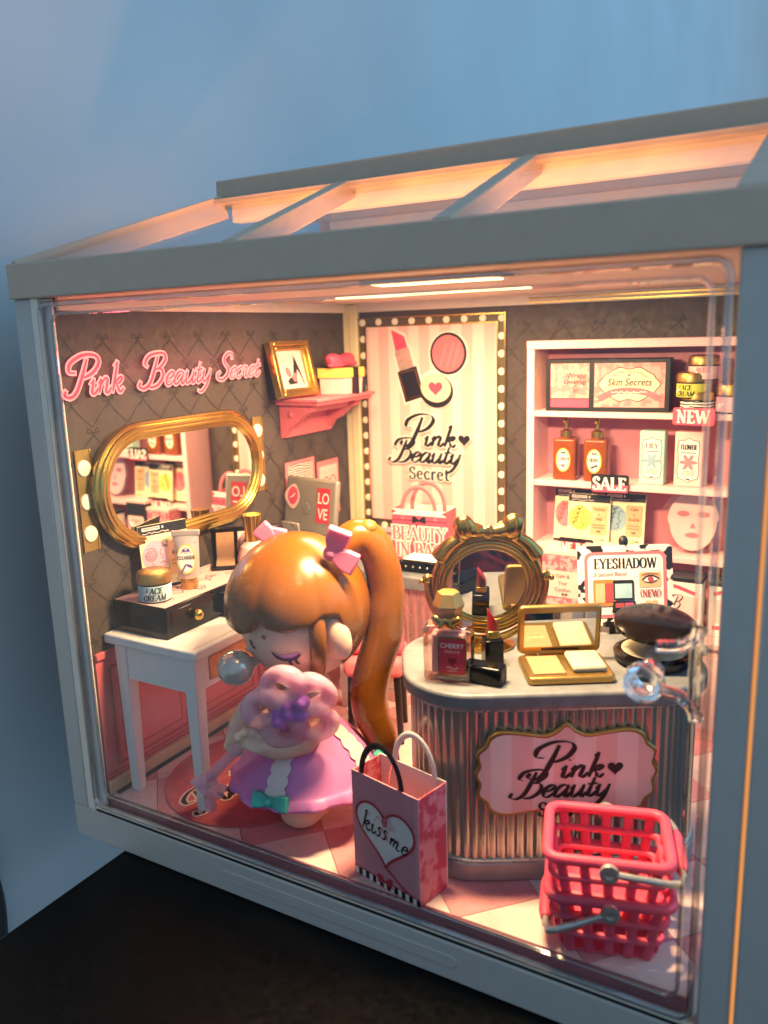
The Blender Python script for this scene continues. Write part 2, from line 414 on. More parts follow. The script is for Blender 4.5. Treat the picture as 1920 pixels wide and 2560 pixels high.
SERIF = {
 'A': (.78, [('l', .55, [(.06, 0), (.38, 1)]), ('l', 1, [(.38, 1), (.72, 0)]), ('l', 1, [(.17, .34), (.58, .34)]), _sf(.06, .02), _sf(.72, .02)]),
 'B': (.68, [_st(.16), ('c', 1, [(.16, .98), (.42, .97), (.54, .76), (.42, .55), (.16, .53)]), ('c', 1, [(.16, .53), (.48, .52), (.62, .27), (.46, .03), (.16, .02)]), _sf(.12, .02), _sf(.12, .98)]),
 'C': (.72, [('c', 1, [(.64, .76), (.58, .93), (.38, 1), (.15, .82), (.09, .5), (.16, .18), (.38, 0), (.58, .06), (.66, .24)]), ('l', .5, [(.65, .7), (.65, .98)])]),
 'D': (.76, [_st(.16), ('c', 1, [(.16, .98), (.45, .95), (.66, .72), (.66, .28), (.45, .05), (.16, .02)]), _sf(.12, .02), _sf(.12, .98)]),
 'E': (.64, [_st(.16), ('l', 1, [(.1, .98), (.56, .98)]), ('l', 1, [(.16, .52), (.44, .52)]), ('l', 1, [(.1, .02), (.58, .02)]), ('l', .45, [(.56, .99), (.56, .8)]), ('l', .45, [(.58, .01), (.58, .22)]), ('l', .4, [(.44, .42), (.44, .62)]), _sf(.12, .02), _sf(.12, .98)]),
 'F': (.6, [_st(.16), ('l', 1, [(.1, .98), (.56, .98)]), ('l', 1, [(.16, .52), (.44, .52)]), ('l', .45, [(.56, .99), (.56, .8)]), _sf(.16, .02)]),
 'G': (.76, [('c', 1, [(.64, .76), (.58, .93), (.38, 1), (.15, .82), (.09, .5), (.16, .18), (.38, 0), (.56, .05), (.63, .18)]), ('l', .8, [(.63, .42), (.63, .02)]), _sf(.6, .43)]),
 'H': (.8, [_st(.16), _st(.62), ('l', 1, [(.16, .52), (.62, .52)]), _sf(.16, .02), _sf(.16, .98), _sf(.62, .02), _sf(.62, .98)]),
 'I': (.36, [_st(.18), _sf(.18, .02), _sf(.18, .98)]),
 'K': (.76, [_st(.16), ('l', .5, [(.6, .98), (.16, .42)]), ('l', 1, [(.3, .58), (.64, .02)]), _sf(.16, .02), _sf(.16, .98), _sf(.6, .98), _sf(.64, .02)]),
 'L': (.6, [_st(.16), ('l', 1, [(.1, .02), (.54, .02)]), ('l', .45, [(.54, .01), (.54, .25)]), _sf(.14, .98)]),
 'M': (.96, [_st(.14, w=.5), _st(.78), ('l', 1, [(.14, 1), (.46, .05)]), ('l', .5, [(.46, .05), (.78, 1)]), _sf(.14, .02), _sf(.78, .02), _sf(.12, .98), _sf(.8, .98)]),
 'N': (.8, [_st(.15, w=.5), _st(.64, w=.5), ('l', 1, [(.13, 1), (.64, 0)]), _sf(.15, .02), _sf(.64, .98), _sf(.1, .98)]),
 'O': (.82, [('c', 1, [(.4, 1), (.16, .84), (.09, .5), (.16, .16), (.4, 0), (.64, .16), (.71, .5), (.64, .84), (.4, 1)])]),
 'P': (.66, [_st(.16), ('c', 1, [(.16, .98), (.48, .96), (.6, .72), (.48, .48), (.16, .46)]), _sf(.16, .02), _sf(.12, .98)]),
 'R': (.74, [_st(.16), ('c', 1, [(.16, .98), (.46, .96), (.57, .74), (.46, .52), (.16, .5)]), ('l', 1, [(.36, .5), (.66, .02)]), _sf(.16, .02), _sf(.12, .98), _sf(.66, .02, .09)]),
 'S': (.6, [('c', 1, [(.5, .78), (.44, .95), (.28, 1), (.11, .85), (.13, .64), (.33, .5), (.5, .34), (.48, .1), (.28, 0), (.12, .06), (.07, .24)]), ('l', .45, [(.51, .72), (.51, .97)]), ('l', .45, [(.07, .04), (.07, .28)])]),
 'T': (.68, [_st(.33), ('l', 1, [(.05, .98), (.61, .98)]), ('l', .45, [(.05, .99), (.05, .76)]), ('l', .45, [(.61, .99), (.61, .76)]), _sf(.33, .02)]),
 'U': (.78, [('c', 1, [(.15, .98), (.15, .5), (.17, .18), (.38, .01), (.6, .18), (.62, .5), (.62, .98)]), _sf(.15, .98), _sf(.62, .98)]),
 'V': (.76, [('l', 1, [(.06, .98), (.38, 0)]), ('l', .5, [(.38, 0), (.68, .98)]), _sf(.08, .98), _sf(.66, .98)]),
 'W': (1.08, [('l', 1, [(.06, .98), (.32, 0)]), ('l', .5, [(.32, 0), (.54, .98)]), ('l', 1, [(.54, .98), (.78, 0)]), ('l', .5, [(.78, 0), (1.0, .98)]), _sf(.08, .98), _sf(.98, .98)]),
 'Y': (.74, [_st(.36, 0, .48), ('l', 1, [(.06, .98), (.36, .45)]), ('l', .5, [(.36, .45), (.66, .98)]), _sf(.36, .02), _sf(.08, .98), _sf(.64, .98)]),
 '(': (.36, [('c', .6, [(.3, 1.05), (.14, .8), (.1, .5), (.14, .2), (.3, -.05)])]),
 ')': (.36, [('c', .6, [(.06, 1.05), (.22, .8), (.26, .5), (.22, .2), (.06, -.05)])]),
 'e': (.58, [('l', 1, [(.1, .38), (.48, .38)]), ('c', 1, [(.48, .38), (.44, .6), (.28, .68), (.12, .52), (.1, .3), (.2, .06), (.36, .0), (.5, .12)])]),
 'c': (.54, [('c', 1, [(.46, .52), (.38, .66), (.24, .67), (.1, .48), (.11, .2), (.26, .01), (.4, .03), (.49, .16)])]),
 'r': (.46, [_st(.14, 0, .66), ('c', 1, [(.14, .42), (.24, .62), (.36, .68), (.44, .58)]), _sf(.14, .02), _sf(.1, .64, .08)]),
 't': (.44, [('c', 1, [(.2, .92), (.2, .5), (.2, .16), (.3, .01), (.42, .08)]), ('l', 1, [(.04, .64), (.4, .64)])]),
 'k': (.62, [_st(.14, 0, 1), ('l', .6, [(.46, .66), (.14, .28)]), ('l', 1, [(.24, .42), (.52, .02)]), _sf(.14, .02), _sf(.08, .98, .07), _sf(.5, .02, .09)]),
 'i': (.32, [_st(.16, 0, .66), ('l', 1, [(.17, .84), (.17, .96)]), _sf(.16, .02), _sf(.1, .64, .07)]),
 'n': (.64, [_st(.14, 0, .66), ('c', 1, [(.14, .42), (.26, .62), (.4, .66), (.5, .5), (.5, .2), (.5, 0)]), _sf(.14, .02), _sf(.5, .02), _sf(.09, .64, .07)]),
 's': (.46, [('c', 1, [(.38, .54), (.28, .67), (.12, .6), (.12, .46), (.3, .32), (.38, .14), (.26, .0), (.1, .03), (.06, .14)])]),
 ' ': (.36, []),
}
_TXT = {}
def font_mesh(s, bold=0):
    k = (s, bold)
    if k not in _TXT:
        c = bpy.data.curves.new('t', 'FONT'); c.body = s; c.size = 1; c.offset = bold; c.resolution_u = 3
        o = bpy.data.objects.new('t', c); COL.objects.link(o)
        dg = bpy.context.evaluated_depsgraph_get(); dg.update()
        me = o.evaluated_get(dg).to_mesh()
        vs = [(v.co.x, v.co.y) for v in me.vertices]; fs = [tuple(p.vertices) for p in me.polygons]
        o.evaluated_get(dg).to_mesh_clear()
        bpy.data.objects.remove(o); bpy.data.curves.remove(c)
        _TXT[k] = (vs, fs)
    return _TXT[k]

class Art:
    """flat print on a surface: polygons and pen strokes, each layer a hair above the last"""
    def __init__(s, o, ux, uy, step=.006, surf=None):
        s.o = Vector(o); s.ux = Vector(ux).normalized(); s.uy = Vector(uy).normalized(); s.n = s.ux.cross(s.uy)
        s.V = []; s.F = []; s.Mi = []; s.mats = []; s.step = step; s.lay = 1; s.k = 0; s.surf = surf
    def _m(s, m):
        if m not in s.mats: s.mats.append(m)
        return s.mats.index(m)
    def pt(s, x, y, h):
        if s.surf: return s.surf(x, y, h)
        return s.o+s.ux*x+s.uy*y+s.n*h
    def layer(s): s.lay += 1; s.k = 0; return s
    def h(s):
        s.k += 1
        return s.lay*s.step + min(s.k*2e-5, s.step*.8)
    def poly(s, pts, mat):
        i = len(s.V); h = s.h()
        s.V += [s.pt(p[0], p[1], h) for p in pts]; s.F.append(tuple(range(i, i+len(pts)))); s.Mi.append(s._m(mat)); return s
    def band(s, outer, inner, mat):
        i = len(s.V); h = s.h(); n = len(outer)
        s.V += [s.pt(p[0], p[1], h) for p in outer]+[s.pt(p[0], p[1], h) for p in inner]
        for k in range(n):
            s.F.append((i+k, i+(k+1) % n, i+n+(k+1) % n, i+n+k)); s.Mi.append(s._m(mat))
        return s
    def rect(s, x0, x1, y0, y1, mat): return s.poly([(x0, y0), (x1, y0), (x1, y1), (x0, y1)], mat)
    def stroke(s, pts, w, mat, con=1.0, nib=90, weight=1, taper=0, grow=0, curve=True, closed=False, n=7):
        """con: share of width left in the thin direction (1 = monoline)"""
        P = [Vector((p[0], p[1])) for p in pts]
        if curve and len(P) > 2: P = [Vector(p) for p in catmull([(p.x, p.y, 0) for p in P], n, closed)]; P = [Vector((p.x, p.y)) for p in P]
        m = len(P); i0 = len(s.V); h = s.h()
        for i in range(m):
            a = P[(i-1) % m] if (closed or i > 0) else P[i]; b = P[(i+1) % m] if (closed or i < m-1) else P[i]
            t = b-a
            if t.length < 1e-9: t = Vector((1, 0))
            t.normalize()
            ang = math.degrees(math.atan2(t.y, t.x))
            k = abs(math.cos(R(ang-nib)))
            ww = w*weight*(con+(1-con)*k**1.3)/2
            if taper:
                e = min(i, m-1-i)/max(1, m-1)
                ww *= min(1, (1-taper)+taper*e*5)
            ww += grow
            q = P[i]
            if grow and not closed and i == 0: q = q-t*grow
            if grow and not closed and i == m-1: q = q+t*grow
            nx = Vector((-t.y, t.x))
            hh = h+i*3e-6
            s.V += [s.pt(q.x+nx.x*ww, q.y+nx.y*ww, hh), s.pt(q.x-nx.x*ww, q.y-nx.y*ww, hh)]
        mi = s._m(mat)
        for i in range(m if closed else m-1):
            a = i0+2*i; b = i0+2*((i+1) % m)
            s.F.append((a, a+1, b+1, b)); s.Mi.append(mi)
        return s
    def script(s, txt, x, y, size, mat, w=.17, con=.22, slant=.32, nib=68, grow=0, track=0, rot=0, taper=.35, sx=1):
        c, q = math.cos(R(rot)), math.sin(R(rot)); cx = 0
        for ch in txt:
            adv, sts = SCRIPT[ch]
            for st in sts:
                pts = []
                for px, py in st:
                    a = (cx+px+slant*py)*size*sx; b = py*size
                    pts.append((x+a*c-b*q, y+a*q+b*c))
                s.stroke(pts, w*size, mat, con, nib+rot, 1, taper, grow)
            cx += adv+track
        return cx*size*sx
    def serif(s, txt, x, y, size, mat, w=.17, con=.3, grow=0, track=.04, slant=0, center=False, sx=1.0, rot=0, arc=0):
        W = sum(SERIF[c][0]+track for c in txt)*size*sx
        if center: x = x-W/2*math.cos(R(rot)); y = y-W/2*math.sin(R(rot))
        c, q = math.cos(R(rot)), math.sin(R(rot)); cx = 0
        for ch in txt:
            adv, sts = SERIF[ch]
            for kind, wt, st in sts:
                pts = []
                for px, py in st:
                    a = (cx+px+slant*py)*size*sx; b = py*size
                    pts.append((x+a*c-b*q, y+a*q+b*c))
                s.stroke(pts, w*size, mat, con, 90+rot, wt, 0, grow, curve=(kind == 'c'))
            cx += adv+track
        return W
    def text(s, txt, x, y, size, mat, bold=0, slant=0, sx=1, center=False, rot=0):
        vs, fs = font_mesh(txt, bold)
        if not vs: return
        W = (max(v[0] for v in vs))*size*sx
        i = len(s.V); h = s.h(); c, q = math.cos(R(rot)), math.sin(R(rot)); ox = -W/2 if center else 0
        for vx, vy in vs:
            a = (vx+slant*vy)*size*sx+ox; b = vy*size
            s.V.append(s.pt(x+a*c-b*q, y+a*q+b*c, h))
        mi = s._m(mat)
        for f in fs: s.F.append(tuple(i+k for k in f)); s.Mi.append(mi)
        return W
    def bow(s, x, y, w, mat, rot=0):
        for sg in (-1, 1):
            pts = [(0, .06), (.25, .28), (.5, .3), (.5, -.22), (.25, -.14), (0, -.06)]
            s.poly([(x+sg*p[0]*w, y+p[1]*w) for p in (pts if sg < 0 else pts[::-1])], mat)
            pts = [(.02, -.02), (.3, -.5), (.14, -.42)]
            s.poly([(x+sg*p[0]*w, y+p[1]*w) for p in (pts if sg > 0 else pts[::-1])], mat)
        return s
    def squiggle(s, x0, x1, y, mat, w=.02, amp=.04, n=14):
        """a line of writing too fine to read"""
        s.stroke([(x0+(x1-x0)*i/n, y+amp*random.uniform(-1, 1)) for i in range(n+1)], w, mat, 1)
        return s
    def build(s, name, parent=None):
        me = bpy.data.meshes.new(name)
        me.from_pydata([tuple(v) for v in s.V], [], s.F)
        for m in s.mats: me.materials.append(MATS[m])
        for p, mi in zip(me.polygons, s.Mi): p.material_index = mi
        me.update()
        return link(bpy.data.objects.new(name, me), parent)
def front_art(x0, y, z0, step=.006): return Art((x0, y, z0), (1, 0, 0), (0, 0, 1), step)      # on a face that looks towards -y
def side_art(x, y0, z0, step=.006): return Art((x, y0, z0), (0, 1, 0), (0, 0, 1), step)         # on a face that looks towards +x
def logo(A, cx, cy, s, ink='ink', halo=None):
    """Pink / Beauty / Secret in three lines; cy is the baseline of the first"""
    for g, m in (((.05*s, halo), (0, ink)) if halo else ((0, ink),)):
        A.layer()
        A.script('P', cx-1.05*s, cy-.02*s, .60*s, m, w=.30, con=.2, grow=g, sx=1.2)
        A.script('ink', cx-.20*s, cy, .42*s, m, w=.34, con=.25, grow=g, sx=1.2)
        A.script('B', cx-1.62*s, cy-.70*s, .47*s, m, w=.32, con=.22, grow=g, sx=1.25)
        A.script('eauty', cx-.80*s, cy-.68*s, .42*s, m, w=.34, con=.25, grow=g, sx=1.22)
        A.serif('Secret', cx+.05*s, cy-1.36*s, .48*s, m, w=.21, con=.42, grow=g, center=True, track=.06, sx=1.08)
        A.poly(heart(cx+1.60*s, cy+.30*s, .27*s+g), m)

# ================================================================== the setting
X0, XR, Y0, Y1, Z0, ZT = .65, 17.3, .3, 14.55, .5, 14.67
def struct(name, b, mat, **k):
    o = b.build(name, mat, None, **k); o['kind'] = 'structure'; return o
struct('wall', B().box(-4.6, -4.0, -160, 420, -75, 190), 'wall_paint', smooth=False)
struct('floor', B().box(-4.0, 260, -160, 420, -76, -75), 'wall_paint', smooth=False)
struct('tabletop', B().box(1.32, 64, -26, 40, -4.2, -1.04), 'table_black', bevel=.08)
cab = B().tube(catmull([(-3.75, -1.15, 2), (-3.72, -1.05, -2.2), (-3.7, -.92, -4.0), (-3.72, -1.0, -5.6), (-3.75, -1.2, -9), (-3.75, -1.0, -40)], 8), [.16]*17+[.16]*24, 10)
tag(cab.build('power_cable', 'black'), 'black cable hanging down the blue wall at the left edge', 'cable')

# ================================================================== the display house
H = thing('display_house', 'lit toy display house with clear front door and glazed grey roof', 'display house', (0, 0, 0))
XB0, XB1, YB = -.65, 18.25, 15.7
base = B().box(XB0, XB1, 0, YB, -1.04, 0).build('base', 'case_plastic', H, bevel=.07, bseg=3)
B().poly_prism([(p[0], p[1]) for p in rrect(5.2, 12.3, -.66, -.34, .16)], 0, .045).at().build('grip_bar', 'case_plastic', base, bevel=.015).rotation_euler = (R(90), 0, 0)
bpy.data.objects['grip_bar'].location = (0, .02, 0)
B().box(X0-.3, XR, .02, .42, 0, .06).build('door_track', 'black', base, bevel=.01)
B().box(.1, 17.5, .05, .10, .06, .14).build('track_lip', 'inner_plastic', base)
for x0, x1, y0, y1 in ((XB0, -.0, 0, .6), (17.53, 18.12, 0, .6), (XB0, 0, 15.0, YB), (17.53, XB1, 15.0, YB)):
    B().box(x0, x1, y0, y1, 0, 15).build('post', 'case_plastic', H, bevel=.06, bseg=3)
B().box(0.0, .3, .02, .5, 0, 15).build('door_jamb', 'inner_plastic', H, bevel=.02)
B().box(18.135, 18.19, .1, .4, 0, 15).build('light_leak_strip', 'leak_glow', H)  # emissive strip imitates lamp light leaking through the seam
B().box(18.2, 19.2, -.05, .6, -1.04, 15).build('side_panel', 'case_plastic', H, bevel=.05)
# floor of the little shop, set with diamond tiles
fl = B().box(X0-.25, XR, Y0, Y1+.3, .05, Z0-.03).build('shop_floor', 'tile_gap', H)
def clip(poly, x0, x1, y0, y1):
    for ax, v, sg in ((0, x0, 1), (0, x1, -1), (1, y0, 1), (1, y1, -1)):
        out = []
        for i in range(len(poly)):
            a, b = poly[i], poly[(i+1) % len(poly)]
            ia, ib = sg*(a[ax]-v) >= 0, sg*(b[ax]-v) >= 0
            if ia: out.append(a)
            if ia != ib:
                t = (v-a[ax])/(b[ax]-a[ax]); out.append((a[0]+(b[0]-a[0])*t, a[1]+(b[1]-a[1])*t))
        poly = out
        if not poly: return None
    return poly
S = 2.22; e1 = Vector((math.cos(R(-45)), math.sin(R(-45)))); e2 = Vector((math.cos(R(47)), math.sin(R(47))))
org = Vector((7.49, 1.72))
for i in range(-9, 10):
    for j in range(-9, 10):
        c0 = org+e1*S*i+e2*S*j; g = .012
        q = [c0+e1*g+e2*g, c0+e1*(S-g)+e2*g, c0+e1*(S-g)+e2*(S-g), c0+e1*g+e2*(S-g)]
        p = clip([(v.x, v.y) for v in q], X0+.02, XR, Y0+.02, Y1-.02)
        if not p or len(p) < 3: continue
        area_ = abs(sum(p[k][0]*p[(k+1) % len(p)][1]-p[(k+1) % len(p)][0]*p[k][1] for k in range(len(p))))/2
        if area_ < .12: continue
        B().poly_prism(p, Z0-.03, Z0+random.uniform(-.002, .002)).build('tile', 'tile_pink' if (i+j) % 2 == 0 else 'tile_pale', fl, smooth=False)
# left wall: wallpaper above, pink wainscot below
lw = B().box(.3, X0, .25, Y1+.3, 0, 15).build('left_wall', 'wallpaper', H, smooth=False)
B().box(.28, X0, .17, .25, 0.05, 14.98).build('wall_end', 'white', lw, bevel=.02)
A = side_art(X0, 0, 0)
dy, dz = 1.32, 1.72
def lattice(A, a0, a1, z0, z1, da, dz):
    n = int((a1-a0)/da)+2; m = 2*int((z1-z0)/dz)+3
    for i in range(-1, n):
        for k in range(-1, m):
            a = a0+i*da+(k % 2)*da/2; z = z0+k*dz/2
            if not (a0-.01 <= a <= a1 and z0-.01 <= z <= z1): continue
            for sg in (-1, 1):
                b, w = a+sg*da/2, z+dz/2
                if a0 <= b <= a1 and w <= z1:
                    pts = [(a+(b-a)*t/6, z+.16+(w-z-.22)*t/6+.04*math.sin(t*PI/6)*sg) for t in range(7)]
                    A.stroke(pts, .036, 'wallpaper_line')
            A.stroke([(a, z), (a-.14, z+.13), (a-.2, z+.02), (a, z), (a+.14, z+.13), (a+.2, z+.02), (a, z)], .036, 'wallpaper_line')
            A.stroke([(a-.1, z-.2), (a, z), (a+.1, z-.2)], .045, 'wallpaper_line', curve=False)
lattice(A, .45, 14.4, 5.3, 14.5, dy, dz)
A.build('wallpaper_print', lw)
WZ = 4.75
B().box(X0, X0+.05, .28, Y1, Z0, WZ).build('wainscot', 'wain', lw, smooth=False)
B().box(X0, X0+.14, .28, Y1, WZ, WZ+.22).build('dado_rail', 'wain', lw, bevel=.03)
B().box(X0, X0+.16, .28, Y1, Z0, Z0+.42).build('skirting_board', 'skirting', lw, bevel=.03)
B().box(X0, X0+.30, .45, Y1, Z0, Z0+.055).build('floor_strip', 'black', lw)
for y in (.7, 4.1, 7.5, 10.9):
    for k, (g, m) in enumerate(((0, 'wain_dark'), (.10, 'wain'), (.32, 'wain_dark'), (.38, 'coral'))):
        B().box(X0+.05, X0+.062+.012*k, y+g, y+3.1-g, 1.25+g, 4.45-g).build('wall_panel', m, lw, bevel=.008)
for z in (.98, 1.1): B().box(X0+.05, X0+.075, .3, Y1, z, z+.035).build('moulding', 'wain_dark', lw)
# cornice and corner column
B().box(X0-.3, X0+.10, .3, Y1, ZT, 15.02).build('cornice', 'inner_plastic', lw, bevel=.02)
B().box(X0, 1.30, Y1-.22, Y1+.05, Z0, 14.98).build('corner_column', 'cream', H, bevel=.03)
B().box(.93, .97, Y1-.235, Y1-.2, Z0, 14.6).build('column_groove', 'skirting', H)
# back wall
bw = B().box(X0, 18.1, Y1, Y1+.35, 0, 15).build('back_wall', 'wallpaper', H, smooth=False)
A = front_art(0, Y1, 0); lattice(A, 7.9, 17, 6.2, 14.5, dy, dz); A.build('wallpaper_print', bw)
B().box(1.3, 17.3, Y1-.06, Y1, Z0, 5.6).build('wainscot', 'shelf_pink', bw)
B().box(1.3, 17.3, Y1-.16, Y1, 5.6, 5.82).build('dado_rail', 'shelf_pink', bw, bevel=.03)
B().box(1.3, 17.3, Y1-.10, Y1+.3, ZT, 15.02).build('cornice', 'inner_plastic', bw, bevel=.02)
for z in (14.72, 14.86): B().box(8.6, 17.2, Y1-.13, Y1-.1, z, z+.05).build('trim_line', 'antique_gold', bw)
# ceiling with ventilation slots
sl = [(.78, .93, 8.5, 10.5), (.78, .93, 4.5, 5.4), (.78, .93, 11.2, 13.6), (1.6, 3.6, 14.1, 14.28)]
xs = sorted({0.0, 18.1} | {v for s_ in sl for v in s_[:2]}); ys = sorted({.3, 15.2} | {v for s_ in sl for v in s_[2:]})
cb = B()
for a, b in zip(xs, xs[1:]):
    for c_, d_ in zip(ys, ys[1:]):
        if any(s_[0] <= (a+b)/2 <= s_[1] and s_[2] <= (c_+d_)/2 <= s_[3] for s_ in sl): continue
        cb.box(a, b, c_, d_, 15.0, 15.12)
ceil = cb.build('ceiling', 'inner_plastic', H, smooth=False)
B().box(9.2, 12.6, 1.8, 2.8, 14.92, 15.0).build('lamp_housing', 'inner_plastic', ceil, bevel=.03)
B().box(9.4, 12.4, 2.0, 2.6, 14.89, 14.925).build('led_bar', 'led_emit', ceil)
B().box(4.2, 10.8, 8.45, 8.75, 14.95, 15.0).build('led_bar', 'led_emit', ceil)  # unseen bar added as a fixture for the rear fill lamp
B().box(2.6, 16.6, 3.3, 3.5, 15.12, 15.18).build('led_bar', 'led_emit', ceil)  # unseen bar added as a source for the stray roof light
# roof: fascia boards, hips, rafters, top beams and panes
FB = ((XB0, 19.2, -.12, .3, 15, 15.91), (XB0, -.3, .3, 15.6, 15, 15.91), (XB0, 19.2, 15.6, 15.95, 15, 15.91))
for f in FB: B().box(*f).build('fascia_board', 'roof_plastic', H, bevel=.05, bseg=3)
def beam(p0, p1, w, h):
    p0, p1 = Vector(p0), Vector(p1); t = (p1-p0).normalized(); side = t.cross(Vector((0, 0, 1))).normalized(); up = side.cross(t)
    b = B(); v = []
    for p in (p0, p1):
        for a, c_ in ((-1, -1), (1, -1), (1, 1), (-1, 1)): v.append(b._v(p+side*a*w/2+up*c_*h/2))
    for f in ((0, 1, 2, 3), (7, 6, 5, 4), (0, 4, 5, 1), (1, 5, 6, 2), (2, 6, 7, 3), (3, 7, 4, 0)): b.bm.faces.new([v[i] for i in f])
    return b
YR, ZR, XH = 5.1, 17.78, 2.4
B().box(XH, 19.2, YR-.1, YR+.75, ZR-.14, ZR+.55).build('top_beam', 'roof_plastic', H, bevel=.05)
B().box(XH, 19.2, 10.2, 11.0, ZR-.14, ZR+.55).build('top_beam', 'roof_plastic', H, bevel=.05)
B().box(XH, XH+.6, YR+.75, 10.2, ZR-.14, ZR+.50).build('top_beam', 'roof_plastic', H, bevel=.05)
for x, w in ((6.9, .42), (12.15, .42), (18.2, 1.6)):
    beam((x, .15, 15.72), (x, YR, ZR-.13), w, .5).build('rafter', 'roof_plastic', H, bevel=.03)
    beam((x, 15.5, 15.72), (x, 10.6, ZR-.13), w, .5).build('rafter', 'roof_plastic', H, bevel=.03)
beam((-.45, .1, 15.68), (XH+.15, YR, ZR-.2), .5, .66).build('hip_rafter', 'roof_plastic', H, bevel=.03)
beam((-.45, 15.5, 15.68), (XH+.15, 10.6, ZR-.2), .5, .66).build('hip_rafter', 'roof_plastic', H, bevel=.03)
def quad(pts, th=.05):
    b = B(); n = (Vector(pts[1])-Vector(pts[0])).cross(Vector(pts[2])-Vector(pts[0])).normalized()*th
    a = [b._v(p) for p in pts]; c_ = [b._v(Vector(p)+n) for p in pts]; k = len(pts)
    b.bm.faces.new(a[::-1]); b.bm.faces.new(c_)
    for i in range(k): b.bm.faces.new([a[i], a[(i+1) % k], c_[(i+1) % k], c_[i]])
    return b
za, zb = 15.93, ZR+.02
for xa, xb, xc, xd in ((-.2, 6.7, 6.7, XH+.3), (7.1, 11.95, 11.95, 7.1), (12.35, 17.4, 17.4, 12.35)):
    quad([(xa, .3, za), (xb, .3, za), (xc, YR-.1, zb), (xd, YR-.1, zb)]).build('roof_pane', 'roof_pane', H, smooth=False)
    quad([(xb, 15.5, za), (xa, 15.5, za), (xd, 10.9, zb), (xc, 10.9, zb)]).build('roof_pane', 'roof_pane', H, smooth=False)
quad([(-.4, 15.2, za), (-.4, .5, za), (XH, YR+.1, zb), (XH, 10.5, zb)]).build('roof_pane', 'roof_pane', H, smooth=False)
quad([(XH+.6, YR+.75, ZR+.1), (19, YR+.75, ZR+.1), (19, 10.2, ZR+.1), (XH+.6, 10.2, ZR+.1)]).build('roof_pane', 'roof_pane', H, smooth=False)
for yy, sg in ((4.86, -1), (10.84, 1)):
    B().box(XH+.2, 19, yy-.2, yy+.2, ZR-.16, ZR+.0).build('light_baffle', 'roof_plastic', H, bevel=.03)  # opaque strip added to keep roof lamp light off the beam front
# warm-lit moulded steps under the rafters and the top beam
B().box(XH+.4, 19, YR+.1, YR+.5, ZR-.62, ZR-.14).build('beam_step', 'inner_plastic', H)
B().box(XH+.4, 19, 10.4, 10.8, ZR-.62, ZR-.14).build('beam_step', 'inner_plastic', H)
# hinged clear front door with rounded lip and knob
dr = B().box(.32, 17.42, .10, .16, .2, 14.86).build('front_door', 'pane', H, smooth=False)
def loop(x0, x1, z0, z1, r, y): return [(p[0], y, p[1]) for p in rrect(x0, x1, z0, z1, r, 6)]
B().tube(loop(.34, 17.40, .24, 14.84, .28, .03), .075, 10, closed=True).build('door_lip', 'lip', dr)
B().tube(loop(.62, 17.12, .5, 14.58, .3, .17), .045, 8, closed=True).build('inner_lip', 'lip', dr)
kn = B().at((16.42, -.12, 7.55), (90, 0, 0)).lathe([(0, -.1), (.22, -.1), (.24, .05), (.16, .2), (.3, .32), (.37, .5), (.34, .7), (.2, .74), (.16, .66), (0, .64)], 32).build('door_knob', 'clear_plastic', dr)
hd = B()
hd.tube(catmull([(17.25, .02, 8.5), (17.15, -.05, 8.28), (16.9, -.1, 8.12), (16.5, -.1, 8.05)], 6), [.13, .13]+[.12]*17, 10)
hd.tube(catmull([(17.25, .02, 6.7), (17.15, -.05, 6.95), (16.95, -.1, 7.15), (16.6, -.1, 7.2)], 6), [.13, .13]+[.12]*17, 10)
hd.tube([(17.2, .0, 8.5), (17.18, -.02, 7.6), (17.2, .0, 6.7)], .12, 10)
hd.build('handle_bracket', 'clear_plastic', dr)

# ================================================================== on the left wall
ns = thing('neon_print', 'printed pink neon style script with added glow on the dark wallpapered left wall', 'printed sign', (X0, 0, 0))
A = side_art(.12, 0, 0, .02)
nk = .475
nz = 12.45
def neon(m, w, g):
    A.layer()
    A.script('P', .28, nz-.06, nk*1.08, m, w=w, con=.8, grow=g, sx=1.2)
    A.script('ink', .98, nz-.04, nk*.88, m, w=w, con=.8, grow=g, sx=1.05)
    A.script('B', 3.0, nz, nk*.98, m, w=w, con=.8, grow=g, sx=1.25)
    A.script('eauty', 3.86, nz+.02, nk*.80, m, w=w, con=.8, grow=g, sx=1.28)
    A.script('S', 6.3, nz+.04, nk*.84, m, w=w, con=.8, grow=g, sx=1.3)
    A.script('ecret', 6.86, nz+.06, nk*.70, m, w=w, con=.8, grow=g, sx=1.42)
neon('neon_line', .26, .035)
neon('neon_fill', .26, -.018)
A.build('neon_lettering', ns)
for k in range(15):
    ld_ = bpy.data.lights.new('added_glow', 'POINT'); ld_.energy = 7; ld_.color = (1, .10, .16); ld_.shadow_soft_size = .3
    lo_ = bpy.data.objects.new('added_glow', ld_); link(lo_, ns); lo_.location = (.42, .55+k*.58, nz+.45+.012*k)  # point lamps added to throw a pink halo around the printed letters

